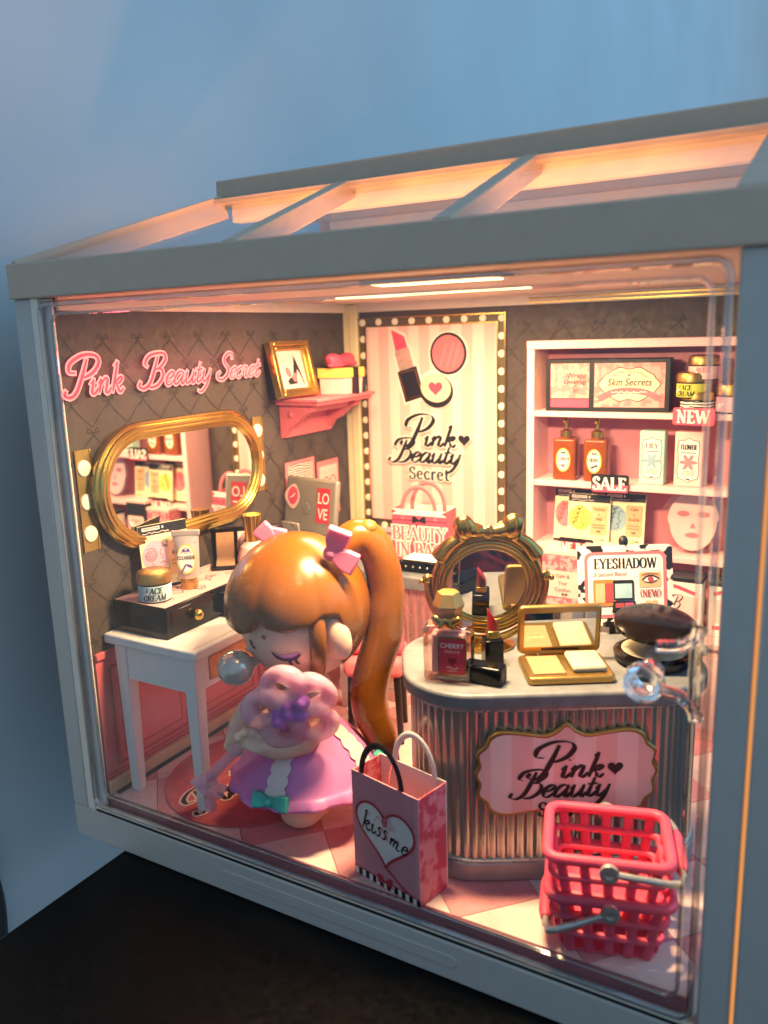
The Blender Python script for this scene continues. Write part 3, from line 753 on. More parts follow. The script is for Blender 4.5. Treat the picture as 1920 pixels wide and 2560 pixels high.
mr = thing('wall_mirror', 'long gold framed oval mirror on the left wall above the white desk', 'mirror', (X0, 4.4, 9.58))
def stad(L, r, n=16):
    o = []
    for k in range(n+1): t = R(-90+180*k/n); o.append((L+r*math.cos(t), r*math.sin(t)))
    for k in range(n+1): t = R(90+180*k/n); o.append((-L+r*math.cos(t), r*math.sin(t)))
    return o
for nm, rr, xx, m in (('frame', .10, .30, 'gold'), ('frame', .10, .40, 'gold'), ('frame', .09, .42, 'gold'), ('frame', .08, .36, 'gold')):
    k = {.30: 1.80, .40: 1.69, .42: 1.58, .36: 1.48}[xx]
    B().tube([(xx, p[0], p[1]) for p in stad(1.86, k)], rr*1.15, 10, closed=True).build(nm, m, mr)
b = B(); o_ = stad(1.86, 1.84); 
v0 = [b._v((0, p[0], p[1])) for p in o_]; v1 = [b._v((.30, p[0], p[1])) for p in o_]
b.bm.faces.new(v0[::-1]); b.bm.faces.new(v1)
for i in range(len(o_)): b.bm.faces.new([v0[i], v0[(i+1) % len(o_)], v1[(i+1) % len(o_)], v1[i]])
b.build('frame_back', 'gold', mr)
b = B(); o_ = stad(1.86, 1.47); b.bm.faces.new([b._v((.33, p[0], p[1])) for p in o_]); b.build('mirror_glass', 'mirror', mr, smooth=False)

def bulb_strip(y, z0, z1, zs, label):
    t = thing('bulb_strip', label, 'light strip', (X0, y, 0), group='gold bulb strips beside the wall mirror')
    B().box(0, .03, -.26, .26, z0, z1).build('backing', 'strip_gold', t)
    for s_ in (-1, 1): B().box(.03, .06, s_*.26-.02, s_*.26+.02, z0, z1).build('edge_bead', 'gold', t)
    for z in zs:
        B().at((.03, 0, z), (0, 90, 0)).lathe([(.24, 0), (.22, .05), (.13, .085), (0, .1)], 24).build('bulb', 'bulb_white', t)
bulb_strip(.62, 8.0, 10.9, (10.38, 9.42, 8.5), 'gold strip of three round bulbs at the left end of the wall mirror')
bulb_strip(8.36, 8.36, 11.05, (10.55, 9.65, 8.76), 'gold strip of three round bulbs at the right end of the wall mirror')

def wall_card(y0, y1, z0, z1, label, kind):
    t = thing('wall_card', label, 'card', (X0+.02, y0, z0), group='small pink cards behind the computer')
    w, h = y1-y0, z1-z0
    B().box(0, .04, 0, w, 0, h).build('card', 'pink', t)
    A = side_art(.045, 0, 0)
    if kind == 'zebra':
        A.rect(.12, w-.12, .12, h-.12, 'zebra'); A.layer()
        A.bow(w*.5, h*.52, 1.0, 'pink')
    else:
        A.rect(.1, w-.1, .1, h-.22, 'pale_pink'); A.layer()
        A.stroke([(p[0], p[1]) for p in ellipse(w*.38, h*.5, .28, .45, 14)], .05, 'wain_dark', closed=True)
        A.stroke([(p[0], p[1]) for p in ellipse(w*.7, h*.52, .24, .42, 14)], .05, 'wain_dark', closed=True)
        for k in range(6): A.stroke([(w*.15+k*.2, h*.84), (w*.17+k*.2, h*.92)], .04, 'paper_white', curve=False)
    A.build('print', t)
wall_card(9.86, 11.75, 6.6, 9.14, 'pink bordered card with zebra stripes and a bow behind the computer', 'zebra')
wall_card(11.95, 13.45, 6.6, 8.86, 'pink card with two oval outlines beside the corner column', 'oval')

# pink wall shelf with what stands on it
sh = thing('wall_shelf', 'moulded pink bracket shelf on the left wall near the corner', 'shelf', (X0, 0, 0))
ya, yb, zt = 9.4, 13.4, 11.6
B().box(0, 2.0, ya, yb, zt-.12, zt).build('board', 'coral', sh, bevel=.03)
B().box(0, 1.92, ya+.07, yb-.07, zt-.26, zt-.12, taper=.05).build('board_moulding', 'coral', sh, bevel=.03)
B().box(0, 1.3, ya+.3, yb-.5, zt-.55, zt-.26, taper=.12).build('apron', 'coral', sh, bevel=.03)
for y in (ya+.32, yb-.75):
    prof = [(0, -.26), (1.55, -.26), (1.45, -.5), (1.1, -.62), (.75, -.95), (.4, -1.1), (.1, -1.5), (0, -1.52)]
    b = B(); v0 = [b._v((p[0], y, zt+p[1])) for p in prof]; v1 = [b._v((p[0], y+.4, zt+p[1])) for p in prof]
    b.bm.faces.new(v0); b.bm.faces.new(v1[::-1])
    for i in range(len(prof)): b.bm.faces.new([v0[i], v0[(i+1) % 8], v1[(i+1) % 8], v1[i]])
    br = b.build('bracket', 'coral', sh, bevel=.05, bseg=3)
    B().ball((.55, y-.01, zt-.6), .12, (1, .6, 1), 16).build('rosette', 'coral', br)
B().box(0, .18, ya+.5, yb-.5, zt-1.5, zt-.5).build('back_board', 'coral', sh, bevel=.03)

pf = thing('picture_frame', 'gold picture frame with black high heel shoe on the pink wall shelf', 'picture frame', (1.35, 9.85, zt), rot=(0, R(-14), R(-8)))
def frame_ring(b, w, h, t, d0, d1):
    b.box(d0, d1, -w/2, -w/2+t, 0, h); b.box(d0, d1, w/2-t, w/2, 0, h); b.box(d0, d1, -w/2+t, w/2-t, 0, t); b.box(d0, d1, -w/2+t, w/2-t, h-t, h)
b = B(); frame_ring(b, 2.0, 2.05, .18, 0, .34); b.build('outer_frame', 'gold', pf, bevel=.03)
b = B(); b.T = Matrix.Translation((0, 0, .18)); frame_ring(b, 1.64, 1.69, .14, 0, .24); b.build('inner_frame', 'gold', pf, bevel=.03)
B().box(-.25, .05, -.95, .95, .02, 2.0).build('frame_back', 'black', pf)
A = side_art(.1, -.68, .32)
A.rect(0, 1.36, 0, 1.4, 'pale_pink').layer()
A.poly([(.95, 1.22), (1.02, 1.0), (1.15, .55), (1.23, .12), (1.19, .12), (1.08, .5), (.98, .72), (.9, .45), (.85, .18), (.45, .16), (.38, .28), (.5, .4), (.72, .45), (.8, .75)], 'ink').layer()
A.poly([(p[0], p[1]) for p in ellipse(.5, .62, .12, .2, 16, 20)], 'coral').poly([(p[0], p[1]) for p in ellipse(.78, .42, .12, .17, 16, -15)], 'coral')
for k in range(5): A.stroke([(.2+.16*k, .9), (.25+.16*k, 1.1), (.2+.16*k, 1.3)], .02, 'pink_ink')
A.build('picture', pf)

gb = thing('gift_box', 'hexagonal gift box with yellow lid and pink bow on the pink wall shelf', 'gift box', (1.62, 12.35, zt), rz=8)
hexa = lambda r: [(r*math.cos(R(60*k+8)), r*math.sin(R(60*k+8))) for k in range(6)]
B().poly_prism(hexa(.93), 0, .66, hexa(.98)).build('box', 'pale_pink', gb, bevel=.015, smooth=False)
B().poly_prism(hexa(1.06), .62, .98).build('lid', 'yellow', gb, bevel=.015, smooth=False)
for a in (-22, 38):
    c0 = Vector((math.cos(R(a)), math.sin(R(a)), 0))
    B().at((0, 0, 0), (0, 0, a)).box(-1.04, 1.075, -.07, .07, .0, 1.0).build('ribbon', 'black', gb)
b = B()
for s_ in (-1, 1):
    b.ball((.1, s_*.52, 1.25), .42, (.8, 1.25, .62), 18, (s_*14, 0, 0)); b.ball((.3, s_*.78, 1.1), .2, (.9, 2.3, .5), 14, (0, 0, s_*20))
b.ball((.12, 0, 1.2), .26, (1, 1, .9), 14)
b.build('bow', 'hot_pink', gb, remesh=.045, relax=3)
A = Art((.86, -.1, .12), (-.45, .9, 0), (0, 0, 1)); A.script('auty', .25, .28, .1, 'ink', w=.2); A.squiggle(.25, .75, .12, 'ink', .03, .03); A.build('writing', gb)

# ================================================================== marquee poster on the back wall
po = thing('marquee_poster', 'tall pink striped beauty poster framed with marquee bulbs on the back wall', 'poster', (1.31, Y1, 0))
PW, PB, PT = 6.4, 5.66, 14.45
B().box(0, PW, -.05, 0, PB, PT).build('backing', 'marquee', po)
B().box(.34, PW-.34, -.08, -.05, PB+.5, PT-.36).build('striped_panel', 'poster_stripe', po, smooth=False)
for (x0, x1, z0, z1) in ((0, .06, PB, PT), (PW-.06, PW, PB, PT), (.06, PW-.06, PT-.06, PT), (.06, PW-.06, PB, PB+.06), (.3, .36, PB+.46, PT-.32), (PW-.36, PW-.3, PB+.46, PT-.32), (.36, PW-.36, PT-.38, PT-.32), (.36, PW-.36, PB+.46, PB+.52)):
    B().box(x0, x1, -.11, -.05, z0, z1).build('gilt_edge', 'gold', po)
pts = [(.18, PT-.2-k*.655) for k in range(14)]+[(PW-.18, PT-.2-k*.655) for k in range(14)]+[(.18+(PW-.36)*k/8, PT-.19) for k in range(1, 8)]+[(.18+(PW-.36)*k/8, PB+.25) for k in range(1, 8)]
for x, z in pts:
    B().at((x, -.05, z), (90, 0, 0)).lathe([(.145, 0), (.13, .04), (0, .07)], 14).build('bulb', 'bulb_white', po)
A = front_art(0, -.085, 0, .012)
L_ = lambda x, z: (x-1.31, z)
def rot_pts(pts, cx, cy, a):
    c, q = math.cos(R(a)), math.sin(R(a)); return [(cx+p[0]*c-p[1]*q, cy+p[0]*q+p[1]*c) for p in pts]
for g, ms in ((.09, ('paper_white',)*3), (0, ('hot_pink', 'silver', 'black'))):
    A.layer()
    cx, cz = 3.55-1.31, 12.3
    A.poly(rot_pts([(-.28-g, .9), (.28+g, .9), (.28+g, 1.35+g), (-.22-g, 1.78+g*1.4)], cx, cz, 16), ms[0])
    A.poly(rot_pts([(-.34-g, .1), (.34+g, .1), (.34+g, .92), (-.34-g, .92)], cx, cz, 16), ms[1])
    A.poly(rot_pts([(-.45-g, -1.15-g), (.45+g, -1.15-g), (.45+g, .1), (-.45-g, .1)], cx, cz, 16), ms[2])
    if g:
        A.poly(ellipse(5.36-1.31, 12.98, .86, .86), 'paper_white'); A.poly(ellipse(4.82-1.31, 11.62, .82, .76, 36, -12), 'paper_white')
A.layer()
A.stroke(rot_pts([(-.36, -1.05), (.36, -1.05), (.36, 0), (-.36, 0)], cx, cz, 16), .035, 'gold', curve=False, closed=True)
A.poly(ellipse(5.36-1.31, 12.98, .78, .80), 'ink'); A.poly(ellipse(4.82-1.31, 11.55, .74, .66, 36, -12), 'ink'); A.layer()
A.poly(ellipse(5.36-1.31, 12.98, .68, .70), 'coral'); A.poly(ellipse(4.80-1.31, 11.66, .66, .55, 36, -12), 'cream'); A.layer()
for k in (-.3, .0, .25): A.stroke([(4.0+k, 12.45), (4.3+k, 13.4)], .09, 'pink', curve=False)
A.poly(heart(4.80-1.31, 11.66, .33), 'hot_pink')
logo(A, 4.42-1.31, 9.36, 1.0, 'ink', 'paper_white')
A.build('printed_artwork', po)

# ================================================================== white desk on the left
dk = thing('vanity_desk', 'white desk with tapered legs along the left wall', 'desk', (.7, .66, Z0))
DW, DL, DH = 3.55, 8.4, 5.0
B().box(0, DW, 0, DL, DH-.3, DH).build('desk_top', 'desk_white', dk, bevel=.06, bseg=3)
A = Art((0, 0, DH), (1, 0, 0), (0, 1, 0))
A.stroke([(.18, DL-.3), (.18, .2), (DW-.22, .2), (DW-.22, DL-.3)], .035, 'skirting', curve=False); A.build('inlay_line', dk)
for x, y in ((.28, .12), (DW-.62, .12), (.28, DL-.6), (DW-.62, DL-.6)):
    b = B(); b.box(x, x+.44, y, y+.42, 0, DH-.3, taper=.06); b.build('leg', 'desk_white', dk, bevel=.03)
B().box(.72, DW-.62, .16, .46, DH-1.35, DH-.3).build('apron', 'desk_white', dk, bevel=.02)
B().box(.86, DW-.74, .145, .17, DH-1.15, DH-.48).build('apron_panel', 'desk_white', dk, bevel=.012)
B().box(DW-.52, DW-.22, .54, DL-.6, DH-1.3, DH-.3).build('apron', 'desk_white', dk, bevel=.02)
for y in (.75, 3.2, 5.65):
    d_ = B().box(DW-.24, DW-.19, y, y+2.2, DH-1.12, DH-.42).build('drawer_front', 'drawer_gold', dk, bevel=.02)
    B().ball((DW-.1, y+1.1, DH-.77), .13, (1, 1, 1), 16).build('drawer_knob', 'pale_pink', d_)
DT = Z0+DH

# black jewellery box and the cosmetics on it
bx = thing('drawer_box', 'black two drawer box with pink patterned lid on the white desk', 'box', (.78, 1.05, DT))
B().box(0, 2.12, 0, 4.3, 0, .93).build('case', 'gloss_black', bx, bevel=.03)
A = Art((0, 0, .93), (1, 0, 0), (0, 1, 0))
A.rect(.05, 2.06, .05, 4.25, 'top_print').layer()
random.seed(3)
for k in range(16):
    cx, cy = random.uniform(.25, 1.85), random.uniform(.25, 4.0); a = random.uniform(0, 6)
    A.stroke([(cx+.22*math.cos(a+t)*(.6+.4*math.sin(2*t+k)), cy+.2*math.sin(a+t)) for t in (0, .8, 1.6, 2.4, 3.3, 4.2)], .025, 'ink')
A.build('lid_print', bx)
for y, out in ((.18, .02), (2.2, .30)):
    d_ = B().box(2.05, 2.12+out, y, y+1.9, .14, .80).build('drawer', 'gloss_black', bx, bevel=.025)
    B().ball((2.12+out+.12, y+.95, .45), .17, (1, 1, 1), 18).build('knob', 'gold', d_)
BT = DT+.93

def packet(name, label, loc, rz, lean, w, h, circ, line, title, ttl2, inkc='ink', group=None):
    t = thing(name, label, 'mask packet', loc, group=group, rot=(R(-lean), 0, R(rz)))
    b = B(); b.box(0, w, 0, .05, 0, h); b.build('sachet', 'cream', t, bevel=.012)
    A = front_art(0, 0, 0)
    A.rect(.01, w-.01, h*.84, h-.01, 'black'); A.rect(.01, w-.01, .01, h*.05, 'black'); A.layer()
    A.rect(w*.08, w*.44, h*.915, h*.965, 'paper_white'); A.poly(ellipse(w*.5, h*.94, .03, .04, 12), 'paper_white')
    A.layer(); A.squiggle(w*.1, w*.42, h*.94, 'ink', .025, .012); A.squiggle(w*.08, w*.62, h*.875, 'paper_white', .018, .02)
    A.poly(ellipse(w*.30, h*.52, w*.27, h*.24), circ)
    A.poly(rrect(w*.55, w*.94, h*.2, h*.78, .06), 'peach'); A.layer()
    for i, tx in enumerate((title, '&', ttl2)): A.text(tx, w*.745, h*(.68-.095*i), h*.095 if tx != '&' else h*.06, inkc, .01, center=True, sx=.72)
    for i in range(2): A.squiggle(w*.60, w*.89, h*(.40-.055*i), inkc, .016, .02)
    A.bow(w*.745, h*.27, .13, inkc)
    if line == 'rose':
        for k in range(4): A.stroke([(w*.2+(.05+.05*k)*math.cos(t_*.9+k), h*.55+(.05+.05*k)*math.sin(t_*.9+k)) for t_ in range(7)], .018, inkc)
        A.stroke([(w*.42, h*.62), (w*.38, h*.55), (w*.44, h*.5), (w*.4, h*.46)], .018, inkc); A.stroke([(w*.44, h*.64), (w*.5, h*.66), (w*.54, h*.63)], .02, inkc)
        A.stroke([(w*.2, h*.42), (w*.24, h*.36), (w*.22, h*.3)], .018, inkc); A.stroke([(w*.37, h*.4), (w*.43, h*.42), (w*.48, h*.4)], .02, inkc)
    else:
        A.stroke([(w*.12, h*.34), (w*.2, h*.5), (w*.28, h*.72)], .018, line)
        for k in range(4):
            px, py = w*(.14+.04*k), h*(.40+.09*k)
            A.stroke([(px, py), (px-.07, py+.11), (px-.02, py+.16), (px, py)], .016, line); A.stroke([(px, py), (px+.11, py+.06), (px+.13, py+.14), (px, py)], .016, line)
        A.stroke([(w*.36, h*.6), (w*.4, h*.66), (w*.48, h*.64)], .018, line)
        A.stroke([(w*.4, h*.62), (w*.37, h*.5), (w*.43, h*.49), (w*.4, h*.44), (w*.34, h*.42), (w*.4, h*.38), (w*.36, h*.34), (w*.28, h*.33)], .018, line)
    A.poly(ellipse(w*.72, h*.11, .07, .07, 14), inkc); A.layer(); A.poly(ellipse(w*.72, h*.11, .055, .055, 14), 'cream'); A.squiggle(w*.8, w*.88, h*.11, inkc, .02, .02)
    A.build('print', t)
    return t
packet('mask_packet', 'cream facial mask packet with rose drawing leaning against the wall mirror on the black box', (1.22, 1.95, BT), 72, 5, 1.6, 2.0, 'lilac', 'rose', 'Glow', 'Revive')

def jar(name, label, loc, r, h, lab, txt, tag_col='sky_label', rz=0, group=None, txtc='ink'):
    t = thing(name, label, 'jar', loc, rz, group)
    B().lathe([(0, 0), (r*.96, 0), (r, .04), (r, h*.6), (r*.93, h*.62), (0, h*.62)], 36).build('pot', 'black', t)
    B().lathe([(r*1.004, h*.06), (r*1.012, h*.07), (r*1.012, h*.55), (r*1.004, h*.56)], 36).build('label_band', tag_col, t)
    B().lathe([(r*.98, h*.6), (r*1.05, h*.62), (r*1.06, h*.84), (r*.98, h*.95), (r*.7, h), (0, h*1.01)], 36).build('lid', 'gold_soft', t)
    rr = r*1.02
    A = Art((0, 0, 0), (1, 0, 0), (0, 0, 1), surf=lambda x, y, hh: Vector(((rr+hh)*math.sin(x/rr), -(rr+hh)*math.cos(x/rr), y)))
    for i, s_ in enumerate(txt): A.serif(s_, .0, h*(.33-.23*i), h*.19, txtc, w=.2, con=.3, center=True, sx=.95, slant=.15)
    A.poly(heart(-.42*r, h*.33, .1*r), 'white'); A.poly(ellipse(-.62*r, h*.28, .1*r, .12*r, 12), 'white')
    A.build('lettering', t)
    return t
jar('cream_jar', 'gold lidded face cream jar with pale blue band on the black box', (1.98, 1.62, BT), .47, .92, 1, ('FACE', 'CREAM'), rz=42)

tb = thing('cleanser_tube', 'silver cleanser tube standing on its gold cap on the black box', 'tube', (2.08, 2.92, BT), rz=38)
B().lathe([(0, 0), (.25, 0), (.26, .02), (.25, .34), (0, .34)], 28).build('cap', 'gold_soft', tb)
b = B(); rings = []
for k, (a, c_, z) in enumerate(((.27, .25, .34), (.33, .27, .42), (.35, .26, .8), (.37, .2, 1.2), (.38, .1, 1.55), (.39, .05, 1.66), (.39, .05, 1.78))):
    rings.append([b._v((a*math.cos(2*PI*i/28), c_*math.sin(2*PI*i/28), z)) for i in range(28)])
for r0, r1 in zip(rings, rings[1:]):
    for i in range(28): b.bm.faces.new([r0[i], r0[(i+1) % 28], r1[(i+1) % 28], r1[i]])
b.bm.faces.new(rings[-1])
b.build('squeeze_body', 'tube_silver', tb)
B().box(-.42, .42, -.075, .075, 1.64, 1.80).build('crimp', 'tube_silver', tb, bevel=.02)
A = Art((0, -.285, .98), (1, 0, 0), (0, .13, .99), .008)
A.poly(ellipse(0, 0, .27, .45), 'yellow').layer().poly(ellipse(0, 0, .23, .40), 'paper_white').layer()
A.serif('CLEANSER', 0, -.02, .115, 'ink', w=.2, center=True, sx=.75); A.bow(0, .24, .2, 'purple_ink')
for s_ in (-1, 1):
    for k in range(4): A.poly(ellipse(s_*(.04+.03*k), -.2+.02*k*s_-.03*k, .03, .06, 10, 30*s_), 'purple_ink')
A.stroke([(p[0], p[1]) for p in ellipse(0, .02, .17, .3, 16)][1:8], .015, 'ink'); A.build('label_print', tb)

pl_ = thing('blush_palette', 'open black blush palette with mirrored lid behind the cleanser tube', 'palette', (1.55, 4.55, BT), rz=40)
B().box(0, 2.3, 0, 1.3, 0, .14).build('tray', 'gloss_black', pl_, bevel=.02)
for x, m in ((.12, 'powder'), (.85, 'pale_pink'), (1.58, 'peach')): B().box(x, x+.6, .12, 1.16, .12, .16).build('pan', m, pl_, bevel=.02)
lid = B().at((0, 1.3, .1), (24, 0, 0)).box(0, 2.3, -.12, 0, 0, 1.3).build('lid', 'gloss_black', pl_, bevel=.02)
B().at((0, 1.3, .1), (24, 0, 0)).box(.12, 2.18, -.14, -.115, .12, 1.18).build('lid_mirror', 'mirror', lid, smooth=False)

pb = thing('perfume_bottle', 'pink perfume bottle with fluted gold cap behind the red haired doll', 'perfume bottle', (2.1, 6.0, DT))
pb.scale = (1, 1, 1.22)
B().lathe([(0, 0), (.5, 0), (.55, .1), (.55, .9), (.42, 1.25), (.2, 1.4), (0, 1.4)], 24).build('flask', 'pale_pink', pb)
b = B(); n = 40
ring = lambda r, z: [b._v(((r+(.02 if i % 2 else 0))*math.cos(2*PI*i/n), (r+(.02 if i % 2 else 0))*math.sin(2*PI*i/n), z)) for i in range(n)]
r0, r1 = ring(.21, 1.38), ring(.31, 2.12)
for i in range(n): b.bm.faces.new([r0[i], r0[(i+1) % n], r1[(i+1) % n], r1[i]])
b.bm.faces.new(r1); b.build('fluted_cap', 'gold', pb, smooth=False)

# silver computer with stickers
mo = thing('desktop_computer', 'silver computer seen from behind with red love sticker and lips sticker', 'computer', (2.2, 8.9, DT), rz=-10)
B().at((0, 0, 0), (-9, 0, 0)).box(-1.3, 1.3, -.12, .12, 1.28, 3.3).build('shell', 'laptop_silver', mo, bevel=.1, bseg=4)
B().at((0, 0, 0), (-9, 0, 0)).box(-1.2, 1.2, .12, .135, 1.38, 3.2).build('screen', 'gloss_black', mo)
B().at((0, -.2, 0), (14, 0, 0)).box(-.42, .42, -.14, -.06, 0.05, 1.95).build('stand_neck', 'silver', mo, bevel=.04)
B().box(-.6, .6, -.6, .55, 0, .08).build('stand_foot', 'silver', mo, bevel=.03)
ca, sa = math.cos(R(-9)), math.sin(R(-9))
A = Art((0, -.125*ca, -.125*sa), (1, 0, 0), (0, -sa, ca))
A.rect(.36, 1.02, 1.72, 2.98, 'red').layer()
for tx, z in (('LO', 2.42), ('VE', 1.86)):
    A.text(tx, .69, z, .56, 'paper_white', .012, center=True, sx=.8)
A.poly([(p[0]*(1+.06*math.sin(7*i)), p[1]) for i, p in enumerate(ellipse(-.86, 2.55, .36, .46, 22))], 'pale_pink').layer()
A.poly(ellipse(-.86, 2.58, .26, .33, 24), 'hot_pink').layer().stroke([(-1.0, 2.5), (-.88, 2.55), (-.74, 2.68)], .04, 'paper_white')
A.poly(ellipse(-.1, 2.2, .16, .2, 20), 'silver').layer().poly(ellipse(-.13, 2.2, .13, .17, 20), 'laptop_silver')
A.build('sticker_print', mo)

# rug on the floor
rg = thing('round_rug', 'round rose red rug with black script lettering under the desk and doll', 'rug', (4.0, 3.25, Z0))
B().poly_prism(ellipse(0, 0, 2.75, 2.9, 64), 0, .05).build('pile', 'rug', rg, bevel=.02)
A = Art((-.55, -2.1, .05), (.12, 1, 0), (-1, .12, 0))
for m, g in (('halo', .07), ('ink', 0)):
    A.layer(); A.script('P', -.35, -.55, .56, m, w=.26, con=.25, grow=g); A.script('ink', .45, -.6, .52, m, w=.28, con=.3, grow=g)
A.build('lettering', rg)

# ================================================================== back counter, chair and bag
bc = thing('back_counter', 'long pink and silver fluted counter under the marquee poster', 'counter', (2.9, 9.75, Z0))
BW, BD = 5.5, 3.6
def flutes(pts, z0, z1, depth, per):
    """closed outline turned into vertical rounded ribs"""
    P = [Vector(p) for p in pts]; out = []; acc = 0; n = len(P)
    for i in range(n):
        a, c_ = P[i], P[(i+1) % n]; L = (c_-a).length; t = (c_-a).normalized(); nr = Vector((t.y, -t.x))
        k = max(1, int(L/(per/6)))
        for j in range(k):
            s_ = acc+L*j/k; ph = (s_/per) % 1
            off = depth*(abs(math.sin(PI*ph))**.6) if ph < .72 else -depth*.35
            q = a+(c_-a)*j/k+nr*off; out.append((q.x, q.y))
        acc += L
    b = B(); b.poly_prism(out, z0, z1); return b
flutes([(0, 0), (BW, 0), (BW, BD), (0, BD)], .75, 4.45, .05, .34).build('fluted_front', 'flute_pink', bc, angle=60)
B().box(-.08, BW+.08, -.08, BD, 0, .42).build('plinth', 'shelf_pink', bc, bevel=.03)
B().box(-.05, BW+.05, -.05, BD, .42, .75).build('chrome_band', 'silver', bc, bevel=.05)
B().box(-.2, BW+.2, -.22, BD+.2, 4.45, 4.95).build('counter_top', 'marble', bc, bevel=.06)
BCT = Z0+4.95
cs = thing('cosmetics_case', 'small black case with pale top on the back counter behind the doll', 'case', (5.4, 10.0, BCT), rz=2)
B().box(0, 1.75, 0, 1.1, 0, .42).build('case', 'gloss_black', cs, bevel=.05)
B().box(.12, 1.6, .1, .95, .42, .47).build('top_plate', 'paper_white', cs, bevel=.02)
for k in range(5): B().ball((.3+.28*k, -.01, .22), .04, (1, 1, 1), 10).build('stud', 'silver', cs)

def paper_bag(t, w, d, h, front, side):
    th = .03
    B().box(0, w, 0, th, 0, h).build('front_panel', front, t); B().box(0, w, d-th, d, 0, h).build('back_panel', 'paper_white', t)
    B().box(0, th, th, d-th, 0, h-.02).build('side_panel', side, t); B().box(w-th, w, th, d-th, 0, h-.02).build('side_panel', side, t)
    B().box(th, w-th, th, d-th, 0, .03).build('bottom_panel', front, t)
def handle(t, x0, x1, y, z, rise, r, mat, flat=.35):
    c = (x0+x1)/2; a = (x1-x0)/2
    path = [(x0, y, z-.35), (x0, y, z)]+[(c-a*math.cos(PI*k/18), y, z+rise*math.sin(PI*k/18)) for k in range(1, 18)]+[(x1, y, z), (x1, y, z-.35)]
    return B().tube(path, r*1.15, 8, flat=flat, up=(0, 1, 0)).build('handle', mat, t)
bg = thing('paper_bag', 'red and pink paper bag with big lettering standing on the back counter', 'bag', (4.36, 11.45, BCT), rz=4)
paper_bag(bg, 2.2, 1.0, 1.95, 'hot_pink', 'coral')
A = front_art(0, 0, 0)
A.rect(0, 2.2, 1.73, 1.95, 'paper_white'); A.rect(0, 2.2, 1.52, 1.55, 'ink'); A.layer()
A.poly([(0, 1.93), (0, 1.75), (.2, 1.85)], 'red'); A.poly([(2.2, 1.93), (2.0, 1.85), (2.2, 1.75)], 'red'); A.bow(1.1, 1.54, .55, 'ink'); A.layer()
for m, g in (('paper_white', .045), ('coral', 0)):
    A.layer(); A.serif('BEAUTY', 1.1, .78, .52, m, w=.2, con=.35, grow=g, center=True, sx=.98, track=0); A.serif('IN BAG', 1.1, .16, .52, m, w=.2, con=.35, grow=g, center=True, sx=.98, track=0)
A.build('lettering', bg)
handle(bg, .42, 1.75, .02, 1.9, .9, .07, 'coral'); handle(bg, .42, 1.75, .95, 1.9, .9, .07, 'coral')

ch = thing('fluffy_chair', 'fluffy pink stool chair on black legs behind the long ponytail', 'chair', (6.15, 6.9, Z0), rz=24)
b = B(); b.box(-1.0, 1.0, -.3, .25, 3.1, 5.0); b.build('backrest', 'fluff', ch, bevel=.25, bseg=5)
b = B(); b.box(-1.0, 1.0, -.5, 1.5, 2.35, 3.05); b.build('seat', 'fluff', ch, bevel=.25, bseg=5)
for x, y in ((-.75, -.25), (.75, -.25), (-.75, 1.25), (.75, 1.25)): B().tube([(x, y, 2.4), (x*1.12, y*1.05, 0)], [.13, .1], 12).build('leg', 'black', ch)

# ================================================================== shelf unit on the back wall
su = thing('shelf_unit', 'tall pink open shelf unit stocked with cosmetics against the back wall', 'shelf unit', (9.12, 12.9, 0))
UW, UD = 7.9, 1.6
B().box(0, UW, UD-.06, UD, 3.9, 13.4).build('back_panel', 'shelf_back', su)
B().box(0, .27, 0, UD-.06, 3.9, 13.12).build('side_panel', 'shelf_pink', su, bevel=.02)
B().box(UW-.27, UW, 0, UD-.06, 3.9, 13.12).build('side_panel', 'shelf_pink', su, bevel=.02)
B().box(0, UW, -.03, UD-.06, 13.12, 13.4).build('top_board', 'shelf_pink', su, bevel=.02)
for z in (11.0, 8.55, 6.22): B().box(.27, UW-.27, .03, UD-.06, z-.2, z).build('shelf_board', 'shelf_pink', su, bevel=.02)
B().box(-.1, UW+.05, -1.3, UD, .5, 3.72).build('lower_cabinet', 'pale_pink', su, bevel=.03)
B().box(-.2, UW+.1, -1.45, UD, 3.72, 3.92).build('cabinet_top', 'shelf_pink', su, bevel=.03)
for x in (.2, 2.8, 5.4): B().box(x, x+2.3, -1.34, -1.3, .9, 3.4).build('cabinet_door', 'shelf_pink', su, bevel=.02)

def carton(name, label, loc, rz, w, d, h, edge=.12):
    t = thing(name, label, 'box', loc, rz)
    B().box(0, w, 0, d, 0, h).build('carton', 'black', t, bevel=.02)
    A = Art((0, 0, 0), (0, -1, 0), (0, 0, 1))
    A.rect(-d+.06, -.06, .12, h-.12, 'cream').layer()
    for k in range(7): A.rect(-d+.12, -d+.22, .2+.07*k, .235+.07*k, 'ink')
    A.build('side_print', t)
    return t
s1 = carton('makeup_box', 'black edged pink box partly hidden at the left end of the top shelf', (9.8, 12.96, 11.0), 3, 2.0, .85, 1.76)
A = front_art(0, 0, 0); A.rect(.17, 1.9, .14, 1.62, 'heart_print').layer(); A.rect(.17, 1.9, .14, .42, 'hot_pink'); A.rect(.17, 1.9, .42, .45, 'ink')
A.text('Wrapp', .72, 1.14, .24, 'ink', .012); A.text('Unwrap', .62, .92, .24, 'ink', .012); A.script('Sec', .85, .62, .12, 'red', w=.2)
for k in range(7): A.stroke(heart(random.uniform(.3, 1.2), random.uniform(.6, 1.5), .13, 14), .018, 'pink', closed=True)
A.build('front_print', s1)
s2 = carton('makeup_box', 'black edged pink box with cream oval skin secrets label on the top shelf', (11.3, 12.98, 11.0), 4, 2.62, .75, 1.76)
A = front_art(0, 0, 0); A.rect(.18, 2.46, .16, 1.62, 'heart_print').layer()
